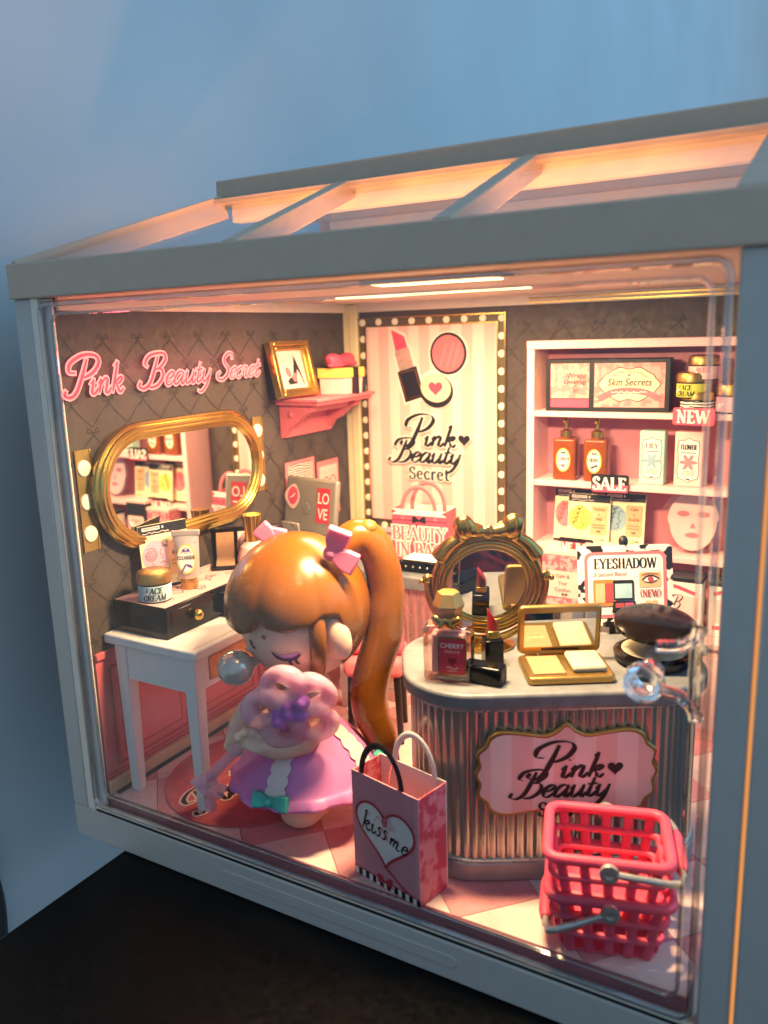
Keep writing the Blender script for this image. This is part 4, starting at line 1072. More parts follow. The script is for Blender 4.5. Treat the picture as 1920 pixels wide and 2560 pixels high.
def cloud(cx, cy, rx, ry, n=48): return [(cx+rx*(1+.06*math.cos(8*t))*math.cos(t), cy+ry*(1+.10*math.cos(8*t+PI))*math.sin(t)) for t in [2*PI*i/n for i in range(n)]]
A.poly(cloud(1.32, .92, .97, .56), 'ink').layer().poly(cloud(1.32, .92, .94, .53), 'cream').layer()
A.text('Skin Secrets', 1.32, .88, .34, 'ink', .01, slant=.25, center=True, sx=.86)
for i, c_ in enumerate('CREMEDELAMER'):
    t_ = R(140-i*9.0+(0 if i < 5 else 0)); 
    if c_ != ' ': A.text(c_, 1.32+.72*math.cos(t_), .86+.46*math.sin(t_)-.02, .12, 'ink', center=True)
A.poly(heart(1.32, 1.22, .06), 'pink_ink')
A.stroke([(.45, .5), (.8, .66), (1.32, .72), (1.84, .66), (2.2, .5)], .2, 'coral'); A.layer(); A.squiggle(.75, 1.9, .665, 'paper_white', .03, .03, 20)
A.poly([(.45, .6), (.22, .52), (.36, .42), (.22, .34), (.5, .4)], 'coral'); A.poly([(2.18, .6), (2.14, .4), (2.4, .34), (2.28, .44), (2.42, .54)], 'coral'); A.build('front_print', s2)

jar('cream_jar', 'zebra banded jar at the bottom of the jar stack on the top shelf', (14.75, 13.35, 11.0), .52, .72, 1, ('',), 'zebra')
jar('cream_jar', 'lime green face cream jar in the middle of the jar stack on the top shelf', (14.6, 13.3, 11.48), .5, .85, 1, ('FACE', 'CREAM'), 'lime', rz=-20)
jar('cream_jar', 'pink banded jar on top of the jar stack on the top shelf', (14.9, 13.35, 12.05), .46, .8, 1, ('ROSE',), 'pale_pink', rz=5, txtc='pink_ink')
jar('cream_jar', 'pale pink jar beside the jar stack at the right of the top shelf', (15.75, 13.5, 11.0), .48, .95, 1, ('',), 'lilac')
def hang_tag(name, label, loc, w, h, c1, c2, txt, size, rz=0, split=.5):
    t = thing(name, label, 'price tag', loc, rz)
    B().poly_prism(rrect(0, w, 0, h, .08), 0, .05).build('plate', c1, t).rotation_euler = (R(90), 0, 0)
    A = front_art(0, -.055, 0)
    A.poly(rrect(.02, w-.02, .02, h*split, .07), c2); A.layer().rect(0.0, w, h*split-.01, h*split+.01, 'pink_ink').layer()
    A.serif(txt, w/2, h*.5-size*.5, size, 'paper_white', w=.24, con=.45, center=True, sx=.98); A.build('lettering', t)
    return t
hang_tag('shelf_tag', 'pink tag with bold white lettering hanging from the jar stack shelf', (14.1, 12.9, 10.65), 1.3, .55, 'hot_pink', 'hot_pink', 'NEW', .4, -6)
hang_tag('shelf_tag', 'black and pink sale tag on the edge of the middle shelf', (11.5, 12.84, 8.28), 1.27, .62, 'black', 'hot_pink', 'SALE', .42, 2, .42)
hang_tag('shelf_tag', 'dark red tag under the facial mask packets on the lower shelf', (10.4, 12.8, 5.98), 1.25, .6, 'black', 'red', 'TIME BACK', .26, -2, .75)

def pump(label, x, txt, col):
    t = thing('pump_bottle', label, 'bottle', (x, 13.45, 8.55), group='amber pump bottles on the middle shelf')
    B().poly_prism(rrect(-.42, .42, -.27, .27, .12), 0, 1.45, rrect(-.42, .42, -.27, .27, .12)).build('flask', 'amber', t, bevel=.05)
    B().lathe([(.2, 1.45), (.2, 1.55), (.14, 1.57)], 20).build('neck', 'amber', t)
    B().lathe([(0, 1.52), (.21, 1.52), (.21, 1.72), (.14, 1.74), (.08, 1.8), (.07, 2.0), (.1, 2.02), (.1, 2.1), (0, 2.14)], 24).build('collar', 'gold', t)
    b = B(); b.tube([(0, .05, 2.1), (0, -.1, 2.12), (0, -.24, 2.06)], [.08, .07, .05], 10); b.ball((0, -.02, 2.14), .11, (1, 1, .8), 14); b.build('pump_head', 'gold', t)
    A = front_art(0, -.275, 0, .008)
    A.poly(ellipse(-.02, .72, .26, .42), 'yellow').layer().poly(ellipse(-.02, .72, .21, .37), 'paper_white').layer()
    A.serif(txt, -.02, .70, .13, col, w=.22, center=True, sx=.75); A.bow(-.02, .98, .16, 'ink')
    if col == 'ink': A.stroke([(-.15, .48), (-.04, .54), (.1, .6)], .03, 'ink'); A.poly(ellipse(-.06, .5, .06, .03, 10, 20), 'ink'); A.poly(ellipse(.06, .55, .06, .03, 10, 40), 'ink')
    else: A.poly(heart(-.02, .52, .09), 'pink_ink')
    A.build('label_print', t)
pump('amber pump bottle with pink lettered oval label on the middle shelf', 10.4, 'FLOWER', 'pink_ink')
pump('amber pump bottle with black lettered olive oval label on the middle shelf', 11.5, 'OLIVE', 'ink')

def soap_box(label, x, w, col, txt, motif):
    t = thing('cleanser_box', label, 'box', (x, 13.3, 8.55), rz=1)
    B().box(0, w, 0, .5, 0, 1.82).build('carton', col, t, bevel=.04)
    A = front_art(0, 0, 0)
    def lab(g): return [(w*.5+(w*.40-g)*a, .9+(.72-g)*b_) for a, b_ in ((-.9, -.86), (-.4, -.94), (0, -1.05), (.4, -.94), (.9, -.86), (1, -.5), (.9, 0), (1, .5), (.9, .88), (.4, .9), (0, 1.02), (-.4, .9), (-.9, .88), (-1, .5), (-.9, 0), (-1, -.5))]
    A.poly(lab(0), 'ink').layer().poly(lab(.02), 'paper_white').layer()
    A.serif(txt, w*.5, 1.24, .17, 'ink', w=.2, center=True, sx=.62 if len(txt) > 4 else 1); A.squiggle(w*.24, w*.76, 1.14, 'ink', .025, .01)
    for k in range(6): A.poly(ellipse(w*.5+.14*math.cos(k*PI/3), .82+.14*math.sin(k*PI/3), .15, .06, 12, 60*k), motif)
    for k in range(3): A.squiggle(w*.24, w*.76, .52-.06*k, 'ink', .014, .012)
    A.squiggle(w*.42, w*.58, .26, 'ink', .03, .02)
    A.build('label_print', t)
soap_box('mint green lily cleanser box on the middle shelf', 12.98, .82, 'mint', 'LILY', 'ice')
soap_box('pale pink flower cleanser box at the right of the middle shelf', 14.12, .88, 'pale_pink', 'FLOWER', 'pink')

packet('mask_packet', 'cream mask packet with pink drawing at the left of the lower shelf row', (9.95, 13.5, 6.24), 0, 6, 1.35, 1.95, 'pink', 'red', 'Glow', 'Care')
packet('mask_packet', 'cream mask packet with yellow circle and leafy face on the lower shelf', (10.55, 13.2, 6.3), 0, 6, 1.5, 1.78, 'lemon', 'ink', 'Hydrate', 'Heal')
packet('mask_packet', 'cream mask packet with blue grey face drawing at the right of the lower shelf row', (11.75, 13.4, 6.28), 0, 6, 1.45, 1.88, 'ice', 'ink', 'Calm', 'Soothe')
fm = thing('sheet_mask', 'pale sheet mask in a clear pouch on the lower shelf', 'face mask', (14.75, 13.55, 6.24), rot=(R(-6), 0, R(3)))
b = B(); out = [(1.05*math.cos(t)*(1 if math.sin(t) > 0 else .92), 1.1+1.1*math.sin(t)) for t in [2*PI*i/48 for i in range(48)]]
B().poly_prism(out, 0, .05).build('pouch', 'pouch', fm, bevel=.01).rotation_euler = (R(90), 0, 0)
A = front_art(0, -.02, 0)
A.poly([(p[0]*.78, .1+p[1]*.9) for p in out], 'mask_white').layer()
for x in (-.32, .32): A.poly(ellipse(x, 1.34, .2, .1, 20), 'shelf_back')
A.poly(ellipse(0, .62, .24, .09, 20), 'shelf_back'); A.poly([(-.1, .86), (0, 1.06), (.1, .86)], 'shelf_back'); A.build('mask', fm)

def low_box(label, x, y, w, h, body, kind, rz=0):
    t = thing('gift_carton', label, 'box', (x, y, 3.92), rz)
    B().box(0, w, 0, .8, 0, h).build('carton', body, t, bevel=.04)
    B().box(-.02, w+.02, -.02, .82, h, h+.16).build('lid', 'black' if kind == 'B' else 'pale_pink', t, bevel=.03)
    A = front_art(0, 0, 0)
    A.poly(rrect(w*.14, w*.95, h*.28, h*.74, .1), 'pale_pink').layer()
    if kind == 'calm':
        for i, s_ in enumerate(('Calm &', 'Your', 'Comfort')): A.text(s_, w*.55, h*(.62-.12*i), .19, 'ink', .008, center=True, sx=.85)
        A.bow(w*.6, h*.33, .2, 'ink')
    else:
        A.script('By B', w*.12, h*.48, .2, 'ink', w=.16) if False else A.script('B', w*.5, h*.46, .24, 'ink', w=.18)
        A.squiggle(w*.3, w*.8, h*.34, 'ink', .03, .03)
        A.stroke([(w*.1, h*.85), (w*.5, h*.92), (w*.9, h*.8)], .12, 'hot_pink'); A.stroke([(w*.1, h*.18), (w*.5, h*.2), (w*.9, h*.12)], .12, 'hot_pink')
    A.build('front_print', t)
low_box('pink leopard print box behind the gold vanity mirror', 9.95, 12.3, 1.4, 2.1, 'leopard_fine', 'calm')
low_box('black carton tower behind the eyeshadow card', 11.4, 12.3, 1.3, 2.4, 'black', 'calm')
low_box('pale pink box with brush lettering at the right behind the eyeshadow card', 13.4, 12.0, 2.0, 1.75, 'paper_white', 'B')
low_box('second pale pink box at the far right of the cabinet top', 15.6, 12.1, 1.3, 1.7, 'paper_white', 'B', 4)

# ================================================================== front counter
CR = 30
fc = thing('front_counter', 'rounded silver fluted sales counter with grey marble top and pink plaque', 'counter', (12.0, 1.5, Z0), rz=CR)
CT = 5.0
def crow(x0, x1, y0, y1, r): return rrect(x0, x1, y0, y1, r, 14)[::1]
top_o = rrect(-1.52, 6.1, -.02, 4.45, 1.75, 14)
b = B(); b.poly_prism(top_o, CT-.42, CT); b.build('counter_top', 'marble', fc, bevel=.09, bseg=4)
body = rrect(-1.28, 5.86, .2, 4.2, 1.6, 14)[::-1]
flutes([(p[0], p[1]) for p in body[::-1]], .52, CT-.42, .04, .235).build('fluted_body', 'flute', fc, angle=60)
b = B(); b.poly_prism(rrect(-1.4, 5.98, .08, 4.3, 1.68, 14), 0, .5); b.build('base_ring', 'ring_grey', fc, bevel=.05)
b = B(); b.poly_prism(rrect(-1.36, 5.94, .12, 4.28, 1.66, 14), .5, .58); b.build('base_bead', 'silver', fc, bevel=.03)
b = B(); b.poly_prism(rrect(-1.4, 5.98, .08, 4.3, 1.68, 14), CT-.48, CT-.42); b.build('top_bead', 'silver', fc)
def plaque(g):
    q = [(2.18, 1.22), (1.75, 1.05), (1.5, 1.12), (.9, 1.1), (0.0+.35, 1.02), (.22, .8), (0.0+.12, .62), (0.12, .3), (-.0, 0)]
    half = [(0, 1.30), (.22, 1.12), (.5, 1.0), (.95, 1.06), (1.5, 1.12), (1.82, 1.0), (1.95, .75), (2.15, .55), (2.1, .25), (2.2, 0)]
    top = [(x, y) for x, y in half]
    pts = top+[(x, -y*.98) for x, y in half[::-1][1:]]+[(-x, -y*.98) for x, y in half[1:-1]]+[(-x, y) for x, y in half[::-1]][:-1]
    c_ = catmull([(p[0]*(1-g/2.2), p[1]*(1-g/1.2), 0) for p in pts], 4, True)
    return [(p.x, p.y) for p in c_]
pq = B(); pq.poly_prism([(2.3+p[0], 2.92+p[1]) for p in plaque(0)], 0, .14)
o = pq.build('plaque', 'gold_soft', fc, bevel=.03); o.rotation_euler = (R(90), 0, 0); o.location = (0, .17, 0)
A = front_art(2.3, .03, 2.92, .01); A.poly(plaque(.085), 'plaque_stripe'); logo(A, -.02, -.10, .74, 'ink'); A.build('plaque_print', fc)
CZ = Z0+CT
def on_counter(u, v): 
    c_, s_ = math.cos(R(CR)), math.sin(R(CR)); return (12.0+u*c_-v*s_, 1.5+u*s_+v*c_, CZ)

# gold vanity mirror with bow
vm = thing('vanity_mirror', 'round gold swivel mirror with a bow on top on the front counter', 'mirror', on_counter(.78, 3.0), rz=CR)
mz = 1.78
T_ = Matrix.Translation((0, 0, mz)) @ Euler((R(10), 0, 0)).to_matrix().to_4x4()
def ringpath(r, y): return [T_ @ Vector((r*math.cos(2*PI*k/64), y, r*math.sin(2*PI*k/64))) for k in range(64)]
for r, y, w in ((1.36, 0, .13), (1.22, -.08, .10), (1.10, -.10, .07)): B().tube(ringpath(r, y), w, 12, closed=True, up=(0, 1, 0)).build('frame_ring', 'antique_gold', vm)
b = B(); b.T = T_; vs = [b._v((1.12*math.cos(2*PI*k/48), -.04, 1.12*math.sin(2*PI*k/48))) for k in range(48)]; b.bm.faces.new(vs[::-1]); b.build('mirror_glass', 'mirror', vm, smooth=False)
b = B(); b.T = T_; vs = [b._v((1.3*math.cos(2*PI*k/48), .08, 1.3*math.sin(2*PI*k/48))) for k in range(48)]; b.bm.faces.new(vs); b.build('back_plate', 'antique_gold', vm, smooth=False)
b = B(); b.T = T_
for s_ in (-1, 1):
    b.ball((s_*.36, -.12, 1.60), .26, (1.3, .8, .75), 20, (0, s_*-14, 0)); b.ball((s_*.62, -.12, 1.68), .34, (.85, .7, 1.05), 20, (0, s_*12, 0))
    b.tube(catmull([(s_*.15, -.06, 1.48), (s_*.6, -.04, 1.38), (s_*.98, -.04, 1.16), (s_*1.28, -.04, .78)], 6), [.1+.008*k for k in range(19)], 12)
b.ball((0, -.16, 1.55), .17, (.9, .8, 1.25), 16)
b.build('bow', 'antique_gold', vm, remesh=.035, relax=5)
b = B(); b.tube([Vector((1.56*math.cos(R(a)), .05, mz+1.56*math.sin(R(a)))) for a in range(175, 366, 5)], .1, 10); b.build('yoke', 'antique_gold', vm)
for s_ in (-1, 1):
    B().ball((s_*1.56, .05, mz+.16), .14, (1, 1, 1), 16).ball((s_*1.72, .05, mz+.1), .08, (1, 1, 1), 12).build('pivot_knob', 'antique_gold', vm)
B().lathe([(0, 0), (.72, 0), (.74, .08), (.6, .13), (.35, .16), (.3, .28), (0, .28)], 40, 1, .8, 0, .05).build('foot', 'antique_gold', vm)

# perfume
pv = thing('perfume_bottle', 'square pink cherry perfume bottle with faceted gold cap on the front counter', 'perfume bottle', on_counter(-.38, 1.05), rz=CR-16)
B().box(-.58, .58, -.34, .34, 0, 1.42).build('flask', 'perfume_glass', pv, bevel=.1, bseg=4)
B().box(-.40, .40, -.2, .2, .18, 1.2).build('perfume', 'pale_pink', pv, bevel=.05)
A = front_art(0, -.345, 0, .008)
A.poly(rrect(-.2, .5, .22, 1.18, .06), 'gold').layer().poly(rrect(-.17, .47, .25, 1.15, .05), 'red').layer()
A.text('CHERRY', .15, .92, .17, 'paper_white', .004, center=True, sx=.9); A.text('PERFUME', .15, .79, .10, 'pale_pink', .0, center=True, sx=.9)
A.poly(heart(.15, .58, .12), 'lip_red'); A.squiggle(.0, .3, .42, 'pale_pink', .016, .03); A.squiggle(.03, .27, .34, 'pale_pink', .012, .01); A.build('label_print', pv)
B().box(-.3, .3, -.24, .24, 1.42, 1.62).build('collar', 'antique_gold', pv, bevel=.03)
B().at((0, 0, 1.6), (0, 0, 8)).poly_prism([(.26*math.cos(R(60*k)), .26*math.sin(R(60*k))) for k in range(6)], 0, .28, [(.4*math.cos(R(60*k)), .4*math.sin(R(60*k))) for k in range(6)]).poly_prism([(.4*math.cos(R(60*k)), .4*math.sin(R(60*k))) for k in range(6)], .28, .62, [(.27*math.cos(R(60*k)), .27*math.sin(R(60*k))) for k in range(6)]).build('stopper', 'gold_soft', pv, smooth=False, bevel=.02)
b = B()
for s_ in (-1, 1): b.ball((s_*.2, -.26, 1.58), .13, (1.5, .6, .8), 14, (0, s_*-20, 0)); b.tube([(0, -.28, 1.55), (s_*.12, -.3, 1.45), (s_*.2, -.3, 1.36)], [.05, .06, .04], 8)
b.ball((0, -.28, 1.58), .08, (1, 1, 1), 10); b.build('bow', 'antique_gold', pv, remesh=.035, relax=2)

# lipstick, cap, compacts
lp = thing('lipstick', 'open dark red lipstick standing on the front counter', 'lipstick', on_counter(.78, 1.85), rz=CR+6)
B().box(-.24, .24, -.24, .24, 0, .70).build('case', 'gloss_black', lp, bevel=.03)
B().box(-.15, .15, -.15, .15, .70, .92).build('gold_sleeve', 'gold', lp, bevel=.02)
b = B(); n = 20; r0 = [b._v((.135*math.cos(2*PI*k/n), .135*math.sin(2*PI*k/n), .9)) for k in range(n)]; r1 = [b._v((.135*math.cos(2*PI*k/n), .135*math.sin(2*PI*k/n), 1.30-.22*math.cos(2*PI*k/n))) for k in range(n)]
b.bm.faces.new(r1)
for k in range(n): b.bm.faces.new([r0[k], r0[(k+1) % n], r1[(k+1) % n], r1[k]])
b.build('bullet', 'lip_red', lp, bevel=.02)
lc = thing('cosmetic_cover', 'black lipstick cap lying on its side in front of the lipstick', 'lipstick cap', on_counter(.44, .78), rz=CR-28)
b = B(); b.box(-.5, .5, -.25, .25, 0, .46); b.build('shell', 'gloss_black', lc, bevel=.07, bseg=3)
B().box(.5, .51, -.18, .18, .06, .40).build('mouth', 'black', lc)

cm = thing('gold_compact', 'open gold powder compact with mirror and white puff on the front counter', 'compact', on_counter(2.5, .42), rz=CR+1)
B().poly_prism(rrect(-1.05, 1.05, 0, 1.5, .14), 0, .2, rrect(-1.05, 1.05, 0, 1.5, .14)).build('tray', 'gold_soft', cm, bevel=.05)
B().box(-.88, -.1, .2, 1.3, .19, .235).build('powder_cake', 'powder', cm, bevel=.02)
B().box(.08, .9, .22, 1.3, .19, .36).build('puff', 'sponge', cm, bevel=.07, bseg=3)
A = Art((-.86, .3, .235), (1, 0, 0), (0, 1, 0)); A.script('Beauty', .08, .42, .1, 'peach', w=.2); A.squiggle(.15, .6, .3, 'peach', .02, .02); A.build('embossing', cm)
for x0, x1 in ((-.85, -.55), (-.5, .45), (.5, .8)): B().at((0, 0, 0)).tube([(x0, 1.58, .22), (x1, 1.58, .22)], .12, 12).build('hinge', 'gold_soft', cm)
TL = Matrix.Translation((0, 1.64, .24)) @ Euler((R(97), 0, 0)).to_matrix().to_4x4()
b = B(); b.T = TL; b.poly_prism(rrect(-1.05, 1.05, 0, 1.32, .14), 0, .16); ld = b.build('lid', 'gold_soft', cm, bevel=.05)
b = B(); b.T = TL; b.box(-.9, .9, .2, 1.14, .16, .175); b.build('lid_mirror', 'mirror', ld, smooth=False)
b = B(); b.T = TL; b.box(-.45, .5, .10, .14, .16, .19); b.build('lid_groove', 'black', ld)

bk = thing('black_compact', 'open round black compact with cream powder behind the clear door knob', 'compact', on_counter(4.85, 1.75), rz=CR)
B().lathe([(0, 0), (.86, 0), (.98, .1), (1.0, .26), (.9, .3), (0, .3)], 44).build('tray', 'gloss_black', bk)
B().lathe([(0, .3), (.78, .3), (.8, .33), (0, .36)], 40).build('powder_cake', 'sponge', bk)
b = B(); b.T = Matrix.Translation((0, .95, 1.0)) @ Euler((R(10), 0, 0)).to_matrix().to_4x4() @ Matrix.Translation((0, -.95, 0)); b.lathe([(0, .30), (.8, .27), (1.0, .2), (1.0, .1), (.92, .06), (0, .06)], 44); ld = b.build('lid', 'gloss_black', bk)
b = B(); b.box(-.4, .4, .7, 1.05, 0.05, 1.12); b.build('hinge', 'gloss_black', bk, bevel=.04)
B().at((1.0, .6, .0), (0, 0, 0)).lathe([(0, 0), (.55, 0), (.6, .08), (.5, .16), (0, .18)], 32).build('puff', 'sponge', bk)

gl = thing('lip_gloss', 'slim gold lip gloss tube standing beside the gold vanity mirror', 'lip gloss', on_counter(2.42, 3.95), rz=CR)
B().lathe([(0, 0), (.24, 0), (.25, .03), (.25, .5), (.18, .55), (.13, .6), (.1, 1.5), (.05, 1.56), (0, 1.56)], 20).build('tube', 'gold', gl)

# eyeshadow card on an easel
ey = thing('eyeshadow_card', 'zebra bordered eyeshadow price card standing on the front counter', 'sign', on_counter(3.42, 3.75), rot=(R(-12), 0, R(CR)))
EW, EH, EZ = 2.62, 2.12, .32
o = B().poly_prism(rrect(0, EW, EZ, EZ+EH, .14), 0, .07).build('card', 'zebra', ey); o.rotation_euler = (R(90), 0, 0)
def notch(x0, x1, y0, y1, r):
    o = []
    for cx, cy, a in ((x1, y1, 180), (x0, y1, 270), (x0, y0, 0), (x1, y0, 90)):
        for k in range(6):
            t_ = R(a+ (90-90*k/5)); o.append((cx+r*math.cos(t_), cy+r*math.sin(t_)))
    return o
A = front_art(0, -.075, EZ, .008)
A.poly(rrect(.18, EW-.18, .12, EH-.18, .2), 'coral').layer()
A.poly(rrect(.27, EW-.27, .21, EH-.27, .16), 'paper_white').layer()
A.serif('EYESHADOW', EW/2, 1.48, .28, 'ink', w=.19, con=.3, center=True, sx=.86)
A.text('3-Second Blend', .42, 1.27, .17, 'wain_dark', 0, slant=.1, sx=.85)
A.rect(1.68, 2.28, .94, 1.36, 'peach').layer(); A.poly(ellipse(1.98, 1.16, .2, .08, 20), 'paper_white').layer(); A.poly(ellipse(1.99, 1.16, .08, .08, 16), 'wain_dark')
A.stroke([(1.76, 1.14), (1.88, 1.24), (2.05, 1.26), (2.22, 1.18)], .04, 'ink'); A.stroke([(1.74, 1.28), (1.95, 1.33), (2.2, 1.3)], .03, 'mole'); A.stroke([(1.8, 1.11), (2.0, 1.07), (2.16, 1.14)], .02, 'ink')
A.serif('(NEW)', 1.98, .68, .2, 'wain_dark', w=.2, con=.4, center=True, sx=.85)
for x in (1.83, 2.01):
    for y, m in ((.44, 'peach'), (.27, 'coral')): A.poly(rrect(x, x+.15, y, y+.14, .03), m)
A.poly(rrect(.40, 1.02, .45, 1.18, .05), 'drawer_gold').poly(rrect(.95, 1.52, .6, 1.16, .05), 'ink'); A.layer()
A.rect(.46, .72, .55, 1.08, 'peach'); A.rect(.73, .96, .55, 1.08, 'wain_dark'); A.rect(1.0, 1.47, .66, 1.06, 'sky_label')
A.poly([(.9, .26), (1.6, .26), (1.55, .58), (.95, .58)], 'ink'); A.layer(); A.rect(1.0, 1.24, .4, .53, 'wain_dark'); A.rect(1.26, 1.5, .4, .53, 'hot_pink')
A.build('card_print', ey)
b = B(); b.tube([(.95, .1, 0), (.95, .02, EZ+.1)], .09, 8); b.tube([(1.7, .1, 0), (1.7, .02, EZ+.1)], .09, 8); b.box(.7, 1.95, -.18, .12, .2, .34); b.tube([(1.32, .75, 0.1), (1.32, .1, EZ+EH+.12)], .1, 8); b.ball((1.32, .08, EZ+EH+.1), .14, (1, 1, 1.2), 12)
b.build('easel', 'black', ey)

# ================================================================== paper bag and baskets on the floor
kb = thing('kiss_bag', 'dusky pink paper bag with a heart and kiss me writing on the tiled floor', 'bag', (9.2, .62, Z0), rz=-13)
KW, KD, KH = 2.16, 1.05, 2.85
paper_bag(kb, KW, KD, KH, 'paper_pink', 'leopard')
A = front_art(0, 0, 0)
for k in range(9): A.rect(.03+k*.24, .03+k*.24+.11, .02, .2, 'paper_white' if k % 1 == 0 else 'ink'); A.rect(.14+k*.24, .14+k*.24+.12, .02, .2, 'ink')
A.layer(); A.stroke([(0, .22), (KW, .22)], .03, 'red', curve=False)
A.bow(1.05, .2, .5, 'red')
hp = [(1.09+1.1*(p[0]), 1.52+1.02*p[1]) for p in heart(0, 0, .92)]
A.poly(hp, 'paper_white').layer()
A.stroke(hp[20:]+hp[:20], .07, 'red', closed=False, curve=False)
A.stroke([(1.09, .62), (1.3, .5), (1.6, .32), (1.85, .24)], .05, 'red'); A.stroke([(p[0], p[1]) for p in ellipse(1.09, 1.86, .07, .13, 10)], .045, 'red', closed=True)
random.seed(5)
for k in range(11):
    x, y = random.uniform(.45, 1.35), random.uniform(.95, 1.95)
    if abs(x-1.09) < .75 and y > .95+abs(x-1.0)*.6: A.script(random.choice(('kis', 'ss', 'iss', 'me')), x, y, .12, 'pink', w=.14, con=.7, rot=-6)
A.layer(); A.script('kiss', .30, 1.42, .27, 'ink', w=.2, con=.75, slant=.25, rot=-4, track=.08); A.script('me', 1.22, 1.30, .25, 'ink', w=.2, con=.75, slant=.25, rot=-8)
A.build('print', kb)
handle(kb, .3, 1.62, .045, KH-.1, 1.0, .075, 'black'); handle(kb, .55, 1.85, KD-.06, KH-.1, 1.0, .075, 'paper_white')
B().tube(catmull([(.5, KD-.1, KH-.1), (.8, .5, KH-.2), (.95, .3, KH-.7), (.95, .25, KH-1.2)], 6), .02, 6).build('string', 'wain_dark', kb)

def basket(label, loc, rz, swing):
    t = thing('shopping_basket', label, 'basket', loc, rz, group='stacked pink shopping baskets')
    W2, D2, h = 1.28, 1.02, 1.42; tw, td = .30, .24
    def P_(a, b_, z): k = 1-(1-z/h)*.22; return (a*W2*k, b_*D2*k, z)
    b = B()
    rim = [(p[0], p[1], h) for p in rrect(-W2, W2, -D2, D2, .28, 6)]
    b.tube(rim, .12, 12, closed=True, up=(0, 0, 1)); b.build('rim', 'basket', t)
    for z in (.5, .95):
        k = 1-(1-z/h)*.22
        B().tube([(p[0]*k, p[1]*k, z) for p in rrect(-W2, W2, -D2, D2, .28, 5)], .085, 8, closed=True, up=(0, 0, 1)).build('hoop', 'basket', t)
    xs_ = [-.78, -.4, 0, .4, .78]; ys_ = [-.6, 0, .6]
    for s_ in (-1, 1):
        for x in xs_: B().tube([P_(x, s_, 0.03), P_(x, s_, h)], .11, 8, flat=.5, up=(0, 1, 0)).build('slat', 'basket', t)
        for y in ys_: B().tube([P_(s_, y, 0.03), P_(s_, y, h)], .11, 8, flat=.5, up=(1, 0, 0)).build('slat', 'basket', t)
    k = .78
    B().poly_prism([(p[0]*k, p[1]*k) for p in rrect(-W2, W2, -D2, D2, .28, 5)], 0, .06).build('bottom', 'basket', t, bevel=.02)
    a = R(swing); L_ = 1.5
    for s_ in (-1, 1):
        B().at((0, s_*(D2+.16), h-.12), (90, 0, 0)).lathe([(0, -.06), (.2, -.06), (.21, 0), (.2, .06), (.1, .07), (.09, .02), (0, .02)], 24).build('pivot', 'silver', t)
    e = lambda d_, y: (d_*math.cos(a), y, h-.12+d_*math.sin(a))
    yy = D2+.16
    path = [e(.15, -yy), e(L_-.3, -yy), e(L_-.08, -yy+.06), e(L_, -yy+.3), e(L_, -.62)]
    B().tube(path, .08, 10).build('handle_wire', 'silver', t); B().tube([(p[0], -p[1], p[2]) for p in path], .08, 10).build('handle_wire', 'silver', t)
    B().tube([e(L_, -.7), e(L_, -.5), e(L_, 0), e(L_, .5), e(L_, .7)], [.11, .15, .16, .15, .11], 12).build('handle_grip', 'basket', t)
    return t
basket('lower pink shopping basket of the stack with its handle swung left', (15.35, 1.5, Z0), 17, 206)
basket('upper pink shopping basket of the stack with its handle swung right', (15.3, 1.52, Z0+.92), 17, -4)

# ================================================================== the doll with her flower wand
dl = thing('doll_figurine', 'vinyl girl doll with long orange brown ponytail in a pink dress blowing a bubble', 'doll', (6.9, 2.4, Z0), rz=30.4)
HC = Vector((-.2, .05, 5.78)); HR = (1.68, 1.66, 1.52)
fd = Vector((-.848, -.53, 0)); sd = Vector((.53, -.848, 0))
b = B()
b.ball(HC, 1, HR, 48)
b.tube([(-.3, .05, 4.6), (-.35, .05, 3.9), (-.4, .05, 2.4)], [.45, .55, .7], 20)          # neck and trunk
def limb(path, rad): b.tube(catmull(path, 6), [rad[0]+(rad[-1]-rad[0])*i/((len(path)-1)*6) for i in range((len(path)-1)*6+1)], 16)
limb([(.05, -.45, 3.95), (.10, -.95, 3.4), (-.15, -1.2, 2.86)], (.32, .33)); limb([(-.15, -1.2, 2.86), (-.85, -1.38, 2.78), (-1.42, -1.42, 2.98)], (.35, .28))
b.ball((-.17, -1.2, 2.86), .34, (1, 1, 1), 16)
limb([(-1.0, -.35, 4.0), (-1.68, -.7, 3.62), (-2.05, -.95, 3.1)], (.34, .25))
b.ball((-1.58, -1.42, 3.04), .29, (1.05, .9, 1.05), 18)
for k, (x, z, r) in enumerate(((-1.86, 3.22, .14), (-1.67, 3.36, .15), (-1.45, 3.34, .14), (-1.30, 3.22, .12))): b.ball((x, -1.56, z), r, (.85, 1.25, 1.1), 12)   # near hand, fingers closed over the shaft
b.ball((-1.5, -1.66, 2.92), .12, (1.7, .9, .8), 12, (0, 30, 0))
b.ball((-2.10, -1.0, 2.92), .25, (.9, 1, 1.1), 16)
for k, (x, z) in enumerate(((-2.26, 2.78), (-2.16, 2.66), (-2.02, 2.6), (-1.9, 2.62))): b.ball((x, -1.18, z), .11, (.8, 1.2, 1.35), 12)
for c_ in (Vector((-.21, -.38, 0)), Vector((-.69, .38, 0))):
    b.tube([c_+Vector((0, 0, 1.6)), c_+Vector((0, 0, .8)), c_+fd*.05+Vector((0, 0, .35))], [.5, .53, .56], 20)
    b.ball(c_+fd*.28+Vector((0, 0, .40)), .56, (1.08, 1.0, .72), 24)
b.ball((.80, -1.28, 5.74), 1, (.36, .26, .62), 24, (0, -14, 0))                                # ear
b.ball(HC+fd*1.62+Vector((0, 0, -.45)), .10, (1, 1, .8), 12)                                  # nose
b.build('body', 'skin', dl, remesh=.045, relax=4)
